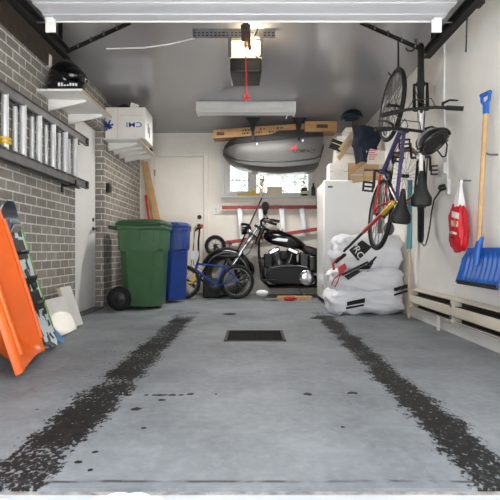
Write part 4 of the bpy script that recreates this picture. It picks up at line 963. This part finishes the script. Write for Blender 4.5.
mb = MB(); mb.box(.98,1.10,-.10,.16,.42,.62); lb('oil_cooler', mb, 'matte_black', bevel=.02)
mb = MB(); mb.box(.40,.60,-.12,.10,.36,.64); lb('dark_infill_rear', mb, 'gloss_black', bevel=.03)  # added dark block closing the see-through gap under the seat
mb = MB(); mb.box(.62,1.02,-.16,-.05,.20,.66); lb('dark_infill_far', mb, 'matte_black', bevel=.03)  # added dark block behind the engine, so no bright wall shows through
mb = MB(); mb.lathe(V(0,.14,.325), (0,1,0), [(.10,0),(.105,.004),(.105,.02),(.10,.024),(.04,.03),(0,.03)], 24); lb('drive_pulley', mb, 'chrome')
mb = MB(); mb.tube([V(.62,.10,.18),V(.55,.20,.06),V(.52,.26,.005)], .014, 8); lb('kickstand', mb, 'steel')
mb = MB(); mb.tube([V(1.16,.02,1.0),V(1.22,.10,.85),V(1.3,.12,.65),V(1.55,.12,.40)], .006, 6); mb.tube([V(1.05,.25,1.1),V(1.15,.2,.95),V(1.12,.1,.8)], .006, 6); lb('control_cable', mb, 'black_plastic')
lb('tail_light', MB().box(-.36,-.32,-.07,.07,.55,.62), 'red', bevel=.01)
# rod standing behind the headlight
o = MB().tube([V(-.55,7.72,.01), V(.16,7.86,1.56)], .011, 8).build('thin_rod', 'dark_steel'); solo(o, 'thin dark rod leaning on the back wall behind the motorcycle headlight', 'rod')
# bits on the floor by the motorcycle
mb = MB(); a, b = at(277,293,7.05), at(312,288,7.05); mb.box(a.x,b.x,7.0,7.14,0,.05); solo(mb.build('wood_beam', 'wood', bevel=.004), 'short tan timber lying on the floor under the motorcycle', 'timber')
a = at(284,294,6.9); mb = MB(); mb.lathe(V(a.x,6.9,.03),(1,0,0),[(.012,0),(.028,.01),(.03,.03),(.03,.13),(.02,.15),(.012,.155),(.012,.18)],14); solo(mb.build('red_can', 'red'), 'small red can lying in front of the tan timber', 'can')
a, b = at(265,299,6.95), at(278,297,6.95); mb = MB(); mb.box(a.x,b.x,6.85,6.97,0,.03); solo(mb.build('grey_paver', mat('grey_paver', rgb(128,126,122), .8), bevel=.006), 'flat grey block on the floor below the engine', 'block')
mb = MB(); mb.ball(at(262,293,7.0)*1.0,(.09,.06,.045),14,8); o = mb.build('white_shoe', 'ink_white'); solo(o, 'pale shoe on the floor behind the flat grey block', 'shoe')

# ================================================================= FRIDGE AND THE PILE ON IT
fx0, fx1, fy0_, fy1_ = .908, 1.60, 6.40, 7.10
FT = CH+70*6.4/F
t = thing('fridge', 'tall white fridge standing beside the motorcycle', 'fridge', (1.25, 6.75, 0))
MB().box(fx0, fx1, fy0_+.06, fy1_, .06, FT-.02).build('cabinet', 'fridge', t, bevel=.012)
MB().box(fx0-.004, fx1+.004, fy0_, fy0_+.055, .11, FT).build('door', 'fridge', t, bevel=.016)
MB().box(fx0+.02, fx1-.02, fy0_+.05, fy1_-.02, .0, .06).build('toe_kick', 'matte_black', t)
MB().box(fx0+.012, fx1-.012, fy0_+.045, fy0_+.064, .12, FT-.03).build('door_seal', 'sheet', t)
for z in (.2, 1.45): MB().box(fx0-.008, fx0+.02, fy0_+.04, fy0_+.07, z, z+.05).build('hinge', 'steel', t, bevel=.003)
MB().box(fx0+.05, fx0+.11, fy0_-.006, fy0_, FT-.10, FT-.075).build('badge', 'steel', t)
mb = MB(); mb.bar((fx1-.06, fy0_-.035, 1.0),(fx1-.06, fy0_-.035, 1.45),.025,.02,(0,1,0)); mb.box(fx1-.07,fx1-.05,fy0_-.03,fy0_+.005,1.0,1.02); mb.box(fx1-.07,fx1-.05,fy0_-.03,fy0_+.005,1.43,1.45); mb.build('handle', 'fridge', t, bevel=.004)
zt = FT-.018
def carton(name, lab, px0, px1, py0, py1, Y, dep, m, tilt=0, cat='box', label_m=None, base=None):
    a, b = at(px0, py1, Y), at(px1, py0, Y); t = thing(name, lab, cat, (a.x, Y, a.z))
    R = Matrix.Rotation(tilt, 3, 'Y'); c = V((a.x+b.x)/2, Y+dep/2, (a.z+b.z)/2)
    if base is not None: c.z += base-a.z
    hx, hz = (b.x-a.x)/2, (b.z-a.z)/2
    mb = MB(); mb.box(-hx,hx,-dep/2,dep/2,-hz,hz,R,c); mb.build('carton_body', m, t, bevel=.005)
    mb = MB(); mb.box(-hx+.005,hx-.005,-dep/2-.002,-dep/2+.001,-.006,.006,R,c); mb.build('tape', 'card_pale' if m != 'card_pale' else 'card_white', t)
    if label_m: mb = MB(); mb.box(-hx*.6,hx*.5,-dep/2-.003,-dep/2,-hz*.5,hz*.3,R,c); mb.build('paper_label', label_m, t)
    return t
carton('white_carton', 'white box at the front edge of the fridge top', 329.5, 348, 163.5, 180.5, 6.42, .26, 'card_white', label_m='paper', base=zt+.02)
carton('pale_carton', 'pale open carton on the fridge right of the white box', 348.5, 364, 166, 181, 6.50, .28, 'card_pale', base=zt)
carton('brown_carton', 'brown carton on the fridge behind the paper sign', 364, 383, 170, 181, 6.46, .3, 'wood_pale', base=zt)
carton('flat_carton', 'flat pale carton lying across the brown carton', 347, 383, 160, 166.5, 6.62, .3, 'wood_pale', base=zt+.19)
carton('tall_carton', 'tall cream carton in the pile behind the navy jacket', 336, 356, 130, 164, 6.78, .25, 'card_white', tilt=.10, base=zt+.20)
carton('top_carton', 'grey-white carton topmost of the pile on the fridge', 346, 373, 121, 132, 6.66, .3, 'card_white', tilt=-.06, base=zt+.62)
carton('middle_carton', 'pale carton under the topmost carton on the fridge', 357, 374, 132, 158, 6.70, .24, 'card_pale', tilt=.03, base=zt+.28)
carton('grey_case', 'black case wedged beside the cream carton on the fridge', 331, 346, 137, 145, 6.60, .14, 'matte_black', tilt=.35, cat='case', base=zt+.46)
for i, (a, b, w_, lab) in enumerate(((at(338,159,6.5),at(352,140,6.6),.06,'pale board slanting up behind the white box'),(at(346,176,6.44),at(366,160,6.5),.05,'tan stick slanting across the brown carton'),(at(352,182,6.41),at(392,176,6.41),.045,'tan lath lying along the front of the fridge top'),(at(340,150,6.45),at(356,128,6.5),.05,'pale lath slanting up beside the navy jacket'))):
    mb = MB(); mb.bar(a, b, .02, w_, (0,0,1)); solo(mb.build('wood_lath', ['wood_pale','wood','wood','card_pale'][i], bevel=.003), lab, 'lath', 'laths on the fridge')
# navy jacket draped over the pile
mb = MB(); random.seed(9); rows = []
for j in range(15):
    row = []
    for i in range(13):
        u, v = i/12, j/14
        px = 352.5+(29-8*v)*u+1.5*math.sin(v*7); py = 126+38*v-3*math.sin(u*3.1)+5*u*(1-v)
        if v > .5: px = 353.5+(25-11*(v-.5)/.5)*u + 6*(v-.5)
        Y = 6.40+.05*noise.noise(V(u*4, v*4, .3))-.07*math.sin(u*3.14)
        row.append(at(px, py, Y))
    rows.append(row)
g = [[mb.bm.verts.new(p) for p in r] for r in rows]; g2 = [[mb.bm.verts.new(p+V(0,.05,0)) for p in r] for r in rows]
nj, ni = len(rows), len(rows[0])
for j in range(nj-1):
    for i in range(ni-1): mb.face([g[j][i],g[j][i+1],g[j+1][i+1],g[j+1][i]]); mb.face([g2[j][i],g2[j+1][i],g2[j+1][i+1],g2[j][i+1]])
for j in range(nj-1): mb.face([g[j][0],g[j+1][0],g2[j+1][0],g2[j][0]]); mb.face([g[j][-1],g2[j][-1],g2[j+1][-1],g[j+1][-1]])
for i in range(ni-1): mb.face([g[0][i],g2[0][i],g2[0][i+1],g[0][i+1]]); mb.face([g[-1][i],g[-1][i+1],g2[-1][i+1],g2[-1][i]])
solo(mb.build('navy_jacket', 'navy', ang=80), 'crumpled navy jacket draped over the boxes on the fridge', 'jacket')
t = thing('paper_sign', 'white printed card propped on the boxes over the fridge', 'card', at(375,157,6.33))
mb = MB(); c4 = [at(366,148,6.35),at(386,151.5,6.33),at(385,164.5,6.33),at(367,164,6.35)]; mb.prism(c4, (0,.012,0)); mb.build('card', 'paper', t)
random.seed(4)
for k in range(5):
    z = c4[0].z-.035-.028*k; MB().box(c4[0].x+.03, c4[0].x+random.uniform(.1,.19), 6.322, 6.324, z-.004, z+.004).build('text_line', 'ink_red', t)

# ================================================================= BAGS
def soft_block(c, size, seed, amp=.02, sq=5.0, R=None, n=18, drop=0):
    mb = MB(); bmesh.ops.create_cube(mb.bm, size=2.0); bmesh.ops.subdivide_edges(mb.bm, edges=mb.bm.edges[:], cuts=n, use_grid_fill=True)
    for v in mb.bm.verts:
        p = v.co.copy(); L = (abs(p.x)**sq+abs(p.y)**sq+abs(p.z)**sq)**(1/sq); d = p/L
        nz = noise.noise(d*2.1+V(seed,0,0))*1.0-.9*abs(noise.noise(d*4.0+V(0,seed,0)))-.5*abs(noise.noise(V(d.x*7,d.y*7,d.z*12)+V(0,0,seed)))+.3
        q = V(d.x*size[0]/2, d.y*size[1]/2, d.z*size[2]/2)
        q += d.normalized()*amp*nz; q.z += drop*(d.x**2)*-1
        v.co = (R @ q if R else q)+Vector(c)
    return mb
def bag(name, lab, c, size, seed, R=None, prints=(), texts=(), amp=.03):
    t = thing(name, lab, 'bag', (c[0], c[1], c[2]-size[2]/2), group='white bags stacked by the fridge')
    mb = soft_block(c, size, seed, amp, R=R); bmesh.ops.recalc_face_normals(mb.bm, faces=mb.bm.faces[:]); bv = BVHTree.FromBMesh(mb.bm)
    mb.build('bag_body', 'bag', t, ang=80)
    for poly in prints:
        pm = patch([at(x, y, 5.0) for x, y in poly], 12)
        dirn = V((poly[0][0]-CX)/F, 1, (CY-poly[0][1])/F)
        for v in pm.bm.verts:
            d = (v.co-V(0,0,CH)).normalized(); h = bv.ray_cast(V(0,0,CH), d)
            if h[0] is not None: v.co = h[0]-d*.004
            else: v.co = v.co*1.0+d*.3
        pm.build('print', 'ink_black', t)
    for s, size_, px, py, ang, m, sq in texts:
        Rz = FACE_CAM @ Matrix.Rotation(math.radians(ang), 3, 'Z')
        o = writing('lettering', s, size_, Rz, at(px, py, 4.95), m, t, depth=0)
        Mw = world_of(t)
        for v in o.data.vertices:
            p = Mw @ v.co; d = (p-V(0,0,CH)).normalized(); h = bv.ray_cast(V(0,0,CH), d)
            if h[0] is not None: v.co = Mw.inverted() @ (h[0]-d*.007)
    return t
Y0 = 5.72
bag('white_bag', 'white bulk bag at the foot of the stack with its tail on the floor', (1.235,5.66,.135), (.82,.64,.27), 1.3, amp=.04, prints=[[(347,302),(365,298),(365,302.5),(347,306)],[(346,307),(364,304),(364,306),(346,309.5)]])
bag('white_bag', 'white bulk bag in the middle of the stack', (1.26,5.68,.375), (.78,.62,.27), 4.2, amp=.04, prints=[[(394,288),(408,284),(408,288),(394,291.5)],[(394,294),(408,289.5),(408,292),(394,296)]])
bag('white_bag', 'white bulk bag topmost of the stack with big dark lettering', (1.265,5.66,.675), (.74,.60,.38), 7.7, amp=.05, prints=[[(344,276),(366,264.5),(368,267.5),(348,280)],[(366,265),(376,256),(377,257),(369,268)],[(364,270),(372,261),(373.5,263),(368,272)],[(349,250),(362,240),(372,247),(358,261)]], texts=[('PRO', .10, 357.5, 251, -58, 'ink_white', 1)])
mb = soft_block((1.02,5.62,.12), (.26,.30,.32), 5.5, .03, 2.6)
solo(mb.build('plastic_sheet', 'sheet', ang=80), 'crumpled grey plastic sheet between the fridge and the white bags', 'plastic sheet')
mb = MB(); mb.loft([[V(.92,5.30,.004),V(.94,5.30,.03),V(1.0,5.42,.05),V(.98,5.45,.004)],[V(.82,5.20,.003),V(.83,5.20,.012),V(.87,5.24,.015),V(.87,5.25,.003)]]); bpy.data.objects['white_bag']; o = mb.build('bag_tail', 'bag', bpy.data.objects['white_bag'])
# red saw like tool
t = thing('bow_saw', 'red framed hand saw with black grip leaning on the white bags', 'saw', at(338, 272, 5.3))
Yt = 5.25
MB().tube([at(334,270,Yt),at(333,264,Yt),at(337,259,Yt),at(346,254,Yt)], .013, 8).build('frame', 'red', t)
MB().tube([at(335,262.5,Yt),at(345,254.5,Yt)], .019, 8).build('grip', 'rubber', t)
MB().prism([at(338,268,Yt),at(345,263,Yt),at(347,268,Yt),at(340,277,Yt)], (0,.03,0)).build('guard', 'red', t, bevel=.005)
MB().bar(at(342,275,Yt), at(368,262,Yt), .02, .035, (0,1,0)).build('blade', 'ink_black', t)
MB().tube([at(340,274,Yt),at(334,279,Yt),at(331.5,285,Yt),at(335,287,Yt),at(338,281,Yt),at(340,274,Yt)], .006, 6).build('wire_loop', 'red', t)
# stick with red and yellow parts
t = thing('hockey_stick', 'black and red stick with yellow band leaning across the bicycle wheel', 'stick', at(346,250,5.0))
Yt = 4.9
pA, pB = at(344,251,5.12), at(393,203,4.02)
def L_(k): return pA.lerp(pB, k)
MB().bar(L_(0), L_(.45), .02, .03, (0,1,0)).build('shaft', 'ink_black', t, bevel=.004)
MB().bar(L_(.45), L_(.82), .028, .034, (0,1,0)).build('sleeve', 'red', t, bevel=.004)
MB().bar(L_(.82), L_(1), .03, .036, (0,1,0)).build('band', 'yellow', t, bevel=.004)
mb = MB(); mb.ball(V(1.50,5.52,.935), (.06,.06,.075), 18, 12); solo(mb.build('grey_ball', mat('grey_rubber', rgb(96,94,96), .6)), 'grey ball resting on the white bags behind the bicycle wheel', 'ball')

# ================================================================= RIGHT WALL
t = thing('broom_pole', 'wooden pole with turquoise upper half leaning on the white wall', 'pole', (1.60, 5.10, 0))
a, b = at(408.7, 316.5, 5.15), at(410, 180, 5.05)
m_ = a.lerp(b, (316.5-248)/(316.5-180))
MB().cyl(V(a.x,a.y,.002), m_, .014, seg=10).build('shaft', 'wood_pale', t); MB().cyl(m_, b, .027, .024, seg=10).build('sleeve', 'turq', t)
# heater
t = thing('baseboard_heater', 'long cream baseboard heater along the foot of the white wall', 'heater', (XR, 4, .14))
y0, y1 = 2.3, 5.05; xf = XR-.085
def hprof(pts, y0, y1): return MB().loft([[V(x,y0,z) for x, z in pts],[V(x,y1,z) for x, z in pts]])
hprof([(XR-.002,.10),(XR-.012,.10),(XR-.012,.315),(XR-.002,.315)], y0, y1).build('back_plate', 'heater_dark', t)  # dark colour puts the shade of the open slots into the plate
hprof([(XR-.012,.305),(xf+.03,.290),(xf+.026,.293),(xf+.028,.300),(XR-.012,.316)], y0, y1).build('top_cover', 'heater', t)
for a_, b_ in ((y0, 3.98), (3.99, y1)): hprof([(xf,.172),(xf-.006,.18),(xf-.006,.243),(xf,.252),(xf+.006,.252),(xf+.006,.172)], a_, b_).build('front_panel', 'heater', t, bevel=.002)
mb = MB(); mb.box(xf+.02, XR-.014, y0+.02, y1-.02, .175, .25); mb.build('fin_element', 'heater_dark', t)
hprof([(XR-.012,.115),(xf+.004,.128),(xf+.004,.136),(XR-.012,.123)], y0, y1).build('lower_lip', 'heater', t)
for y in (y1-.012, 3.985, y0): MB().box(xf-.008, XR-.002, y-.018, y+.018, .12, .30).build('end_cap' if y != 3.985 else 'joint_cover', 'heater', t, bevel=.004)
for y in (4.35, 3.0): MB().box(xf+.02, xf+.035, y-.02, y+.02, 0, .13).build('foot', 'white_paint', t)
mb = MB(); mb.lathe(V(xf-.008,3.985,.26),(-1,0,0),[(.018,0),(.018,.006),(0,.008)],12); mb.lathe(V(xf-.008,3.985,.165),(-1,0,0),[(.018,0),(.018,.006),(0,.008)],12); mb.build('screws', 'steel', t)

# snow shovel
t = thing('snow_shovel', 'blue snow shovel with wooden shaft hung on the white wall', 'shovel', (1.6, 3.43, .46))
xs = 1.585
yA, yB_, zA, zB = 3.12, 3.75, .46, .715
secs = []
for i in range(57):
    f = i/56; y = yA+(yB_-yA)*f
    c = abs(2*f-1); rib = .009*(1 if (i//3)%2 else -1); curve = .05*(1-c**2)*0
    r = []
    n = 10
    for j in range(n+1):
        g = j/n; z = zA+(zB-zA)*g
        zz = z - (.09*max(0, c-.80)/.20)*(g**3)*.9
        r.append(V(xs-.055+.05*math.sin(g*math.pi*.55)+(rib if .05 < g < .90 and .04 < f < .96 else 0)-.03*max(0,c-.9)*5, y, zz))
    secs.append(r+[p+V(.006,0,0) for p in reversed(r)])
MB().loft(secs).build('blade', 'shovel_blue', t, ang=50)
MB().box(xs-.064, xs-.046, yA+.01, yB_-.01, zA-.012, zA+.018).build('wear_strip', 'ink_black', t, bevel=.003)
hx0 = V(xs-.035, 3.435, .56); hx1 = at(484, 108, 3.38); hx1.x = 1.575
MB().tube([V(xs-.052,3.435,.60), V(xs-.04,3.435,.70), V(xs-.02,3.432,.79)], [.020,.026,.021], 10).build('socket', 'shovel_blue', t)
MB().tube([V(xs-.035,3.434,.72), V(xs-.015,3.425,1.2), hx1], .0165, 12).build('shaft', 'wood', t)
g0 = hx1
mb = MB(); mb.tube([g0-V(0,0,.04), g0+V(0,0,.03)], [.021,.022], 10); mb.tube([g0+V(0,0,.02), g0+V(-.01,.035,.05), g0+V(-.012,.038,.095)], [.016,.011,.011], 8); mb.tube([g0+V(0,0,.02), g0+V(.006,-.035,.05), g0+V(.008,-.038,.095)], [.016,.011,.011], 8); mb.tube([g0+V(-.012,.045,.095), g0+V(.008,-.045,.095)], .015, 10); mb.build('grip', 'shovel_blue', t)
mb = MB(); mb.tube([V(XR-.001,3.41,1.35), V(xs+.03,3.41,1.35), V(xs+.0,3.41,1.36)], .007, 6); solo(mb.build('wall_hook', 'steel'), 'steel hook on the white wall behind the shovel shaft', 'hook')

# red bag on the wall
t = thing('red_bag', 'red plastic bag with white handle hanging on the white wall', 'bag', at(462, 226, 3.85))
cb = at(462, 227, 3.83); cb.x = 1.575
mb = soft_block((0,0,0), (.10,.225,.375), 3.1, .018, 3.2, n=14)
for v in mb.bm.verts:
    k = (v.co.z+.19)/.38; v.co.y += .035*(k-.5); v.co.y *= 1-.18*k; v.co.x *= 1-.5*max(0, k-.6); v.co += cb
bmesh.ops.recalc_face_normals(mb.bm, faces=mb.bm.faces[:]); bv = BVHTree.FromBMesh(mb.bm)
mb.build('bag_body', 'red_bag', t, ang=80)
def onbag(poly, name, m):
    pm = patch([at(x, y, 3.5) for x, y in poly], 8)
    for v in pm.bm.verts:
        d = (v.co-V(0,0,CH)).normalized(); h = bv.ray_cast(V(0,0,CH), d)
        v.co = h[0]-d*.003 if h[0] is not None else v.co+d*.4
    pm.build(name, m, t)
onbag([(452,211),(459,213),(458.5,219),(451.5,217)], 'print', 'paper'); onbag([(451,220),(458,221.5),(458,227),(450.5,226)], 'print', 'card_pale'); onbag([(450.5,231),(457,232.5),(456.5,235),(450,233.5)], 'print', 'paper'); onbag([(450,236),(455.5,237.5),(455.5,239),(450,237.5)], 'print', 'dark_wood')
onbag([(454,221.5),(457,222.5),(456.5,225),(453.5,224)], 'print', 'orange')
tp = cb+V(.0,.0,.17)
mb = MB(); mb.loft([[tp+V(-.03,-.06,-.015),tp+V(.03,-.06,-.015),tp+V(.03,.06,-.015),tp+V(-.03,.06,-.015)],[tp+V(-.015,-.045,.06),tp+V(.02,-.045,.06),tp+V(.02,.035,.06),tp+V(-.015,.035,.06)],[tp+V(0,-.02,.13),tp+V(.02,-.02,.13),tp+V(.02,.015,.13),tp+V(0,.015,.13)],[tp+V(.01,-.012,.19),tp+V(.03,-.012,.19),tp+V(.03,.01,.19),tp+V(.01,.01,.19)]]); mb.build('handle', 'ink_white', t, ang=70)
mb = MB(); mb.cyl(V(XR-.001,tp.y,tp.z+.185),V(1.58,tp.y,tp.z+.185),.006,seg=8); solo(mb.build('wall_nail', 'steel'), 'nail in the white wall holding the red bag', 'nail')

# cable and outlet
yc = 835/(447-CX)
t = thing('wall_outlet', 'white wall outlet below the white cable', 'outlet', (XR, yc, .97))
q = at(449, 187, 835/(449-CX))
MB().box(XR-.03, XR-.001, q.y-.045, q.y+.045, q.z-.065, q.z+.065).build('plate', 'ink_white', t, bevel=.006)
MB().lathe(V(XR-.03,q.y,q.z),(-1,0,0),[(.028,0),(.028,.004),(.02,.006),(0,.006)],16).build('socket', 'cream', t)
pts = [(445,20),(445.5,60),(445,100),(446,130),(448,160),(448.5,178)]
mb = MB(); mb.tube([V(XR-.008, 835/(px-CX), CH-(py-CY)*(835/(px-CX))/F) for px, py in pts], .007, 6); solo(mb.build('wall_cable', 'ink_white'), 'white cable running down the white wall to the outlet', 'cable')
mb = MB(); mb.box(XR-.035, XR-.001, q.y+.03, q.y+.07, q.z+.12, q.z+.22); solo(mb.build('cable_box', 'white_paint', bevel=.006), 'small white junction box beside the cable over the outlet', 'junction box')
t = thing('power_cord', 'black cord plugged into the wall outlet and looping behind the bicycle', 'cord', q)
MB().lathe(V(XR-.036,q.y,q.z),(-1,0,-.15),[(.026,0),(.028,.02),(.022,.045),(.012,.055)],14).build('plug', 'black_plastic', t)
pts = [(446,188,4.1),(440,191,4.1),(434,200,4.15),(431.5,212,4.25),(430,225,4.35),(428,236,4.45),(426,244,4.55),(424,246,4.6),(420,241,4.7)]
MB().tube([V(XR-.09,q.y,q.z-.01)]+[at(*p) for p in pts], .0065, 8).build('cable', 'black_plastic', t)

# floor drain
t = thing('floor_drain', 'square floor drain with dark grate in the concrete', 'drain', (0, 4.07, 0))
x0, x1, y0, y1 = -.225, .255, 3.83, 4.33
mb = MB()
for a_, b_, c_, d_ in ((x0,x1,y0,y0+.022),(x0,x1,y1-.022,y1),(x0,x0+.022,y0,y1),(x1-.022,x1,y0,y1)): mb.box(a_, b_, c_, d_, .0005, .006)
mb.build('frame', 'black_metal', t)
MB().box(x0+.02, x1-.02, y0+.02, y1-.02, .0004, .0022).build('grate', mat('rusty_drain_grate', rgb(20, 14, 11), .75, .0, spec=.08, var=.8, scale=9, bump=.5, bscale=40), t)
mb = MB()
for k in range(1, 12): x = x0+(x1-x0)*k/12; mb.box(x-.008, x+.008, y0+.02, y1-.02, .002, .0048)
mb.build('grate_bars', mat('grate_iron', rgb(8, 7, 6), .75, .0, spec=.08, var=.8, scale=12), t)

# ================================================================= OUTSIDE THE WINDOW
def tree(name, lab, x, y, h, r, seed):
    random.seed(seed); t = thing(name, lab, 'tree', (x, y, -.3), group='trees outside the window')
    MB().tube([(x,y,-.3),(x+.05,y,h*.4),(x-.03,y,h*.8)], [.14,.10,.04], 8).build('trunk', 'bark', t)
    mb = MB()
    for k in range(2600):
        z = random.uniform(.12, 1)*h; rr = r*(1.05-z/h)**.7*random.uniform(.2, 1); a = random.uniform(0, 6.283)
        c = V(x+rr*math.cos(a), y+rr*math.sin(a), z); s = random.uniform(.05, .12)
        u = V(random.gauss(0,1),random.gauss(0,1),random.gauss(0,.6)).normalized(); v = u.orthogonal().normalized()
        mb.face([mb.bm.verts.new(c+u*s), mb.bm.verts.new(c+v*s*.5), mb.bm.verts.new(c-u*s), mb.bm.verts.new(c-v*s*.5)])
    mb.build('foliage', 'leaf', t, smooth=False)
tree('snowy_tree', 'pale tree seen outside through the small casement', -1.1, 12.6, 4.2, 1.0, 1)
tree('snowy_tree', 'pale tree seen outside through the wide pane', 1.6, 13.2, 4.4, 1.5, 2)
tree('snowy_tree', 'taller pale tree seen outside behind the mullion of the window', .25, 15.2, 5.6, 1.5, 3)
struct(MB().box(-9, 9, YB+.2, 30, -.3, -.2).build('ground_yard', 'snow', smooth=False))

# ================================================================= LIGHT, CAMERA
wd = bpy.data.worlds.new('sky'); SC.world = wd; wd.use_nodes = True
N, L = wd.node_tree.nodes, wd.node_tree.links; bg = N['Background']
tc = N.new('ShaderNodeTexCoord'); nz = N.new('ShaderNodeTexNoise'); nz.inputs['Scale'].default_value = 2.5; L.new(tc.outputs['Generated'], nz.inputs['Vector'])
cr = N.new('ShaderNodeValToRGB'); cr.color_ramp.elements[0].color = (.86,.92,1,1); cr.color_ramp.elements[1].color = (1,1,1,1); L.new(nz.outputs[0], cr.inputs[0]); L.new(cr.outputs[0], bg.inputs[0])
bg.inputs[1].default_value = 1.0
def lamp(name, kind, loc, energy, col, **k):
    l = bpy.data.lights.new(name, kind); l.energy = energy; l.color = col
    for a, b in k.items(): setattr(l, a, b)
    o = bpy.data.objects.new(name, l); COL.objects.link(o); o.location = loc; return o
lamp('opener_bulb', 'POINT', (0, 4.20, 2.475), 5, (1,.78,.5), shadow_soft_size=.03)
fl = lamp('fluorescent_tube', 'AREA', (-.08, 6.32, 2.405), 16, (1,.97,.92), shape='RECTANGLE', size=1.15, size_y=.14)
su = lamp('sun', 'SUN', (6, -4, 6), 18, (1,.96,.90), angle=.01); su.rotation_euler = (0, math.radians(48), 0)
gl = lamp('sun_glint', 'SPOT', (1.25, -2.4, 1.85), 900, (1,.95,.84), spot_size=math.radians(1.6), spot_blend=.25, shadow_soft_size=.01)
gd = V(-1.575, 4.16, .10)-V(1.25, -2.4, 1.85); gl.rotation_euler = gd.to_track_quat('-Z', 'Y').to_euler()
# portals mark the two openings the daylight comes through
po = lamp('door_portal', 'AREA', (0, 1.36, 1.09), 0, (1,1,1), shape='RECTANGLE', size=2.8, size_y=2.2); po.rotation_euler = (math.radians(90), 0, 0); po.data.cycles.is_portal = True
pw = lamp('window_portal', 'AREA', (.245, YB+.2, 1.9), 0, (1,1,1), shape='RECTANGLE', size=1.4, size_y=.7); pw.rotation_euler = (math.radians(-90), 0, 0); pw.data.cycles.is_portal = True
cam = bpy.data.cameras.new('camera'); co = bpy.data.objects.new('camera', cam); COL.objects.link(co)
cam.sensor_width = 36; cam.lens = 36*F/500; cam.shift_x = -(CX-250)/500; cam.clip_start = .05
co.location = (0, 0, CH); co.rotation_euler = (math.radians(90), 0, 0); SC.camera = co
SC.view_settings.view_transform = 'Standard'; SC.view_settings.look = 'None'; SC.view_settings.gamma = 1; SC.view_settings.use_curve_mapping = False
SC.view_settings.exposure = 1.55
SC.cycles.max_bounces = 12; SC.cycles.diffuse_bounces = 8
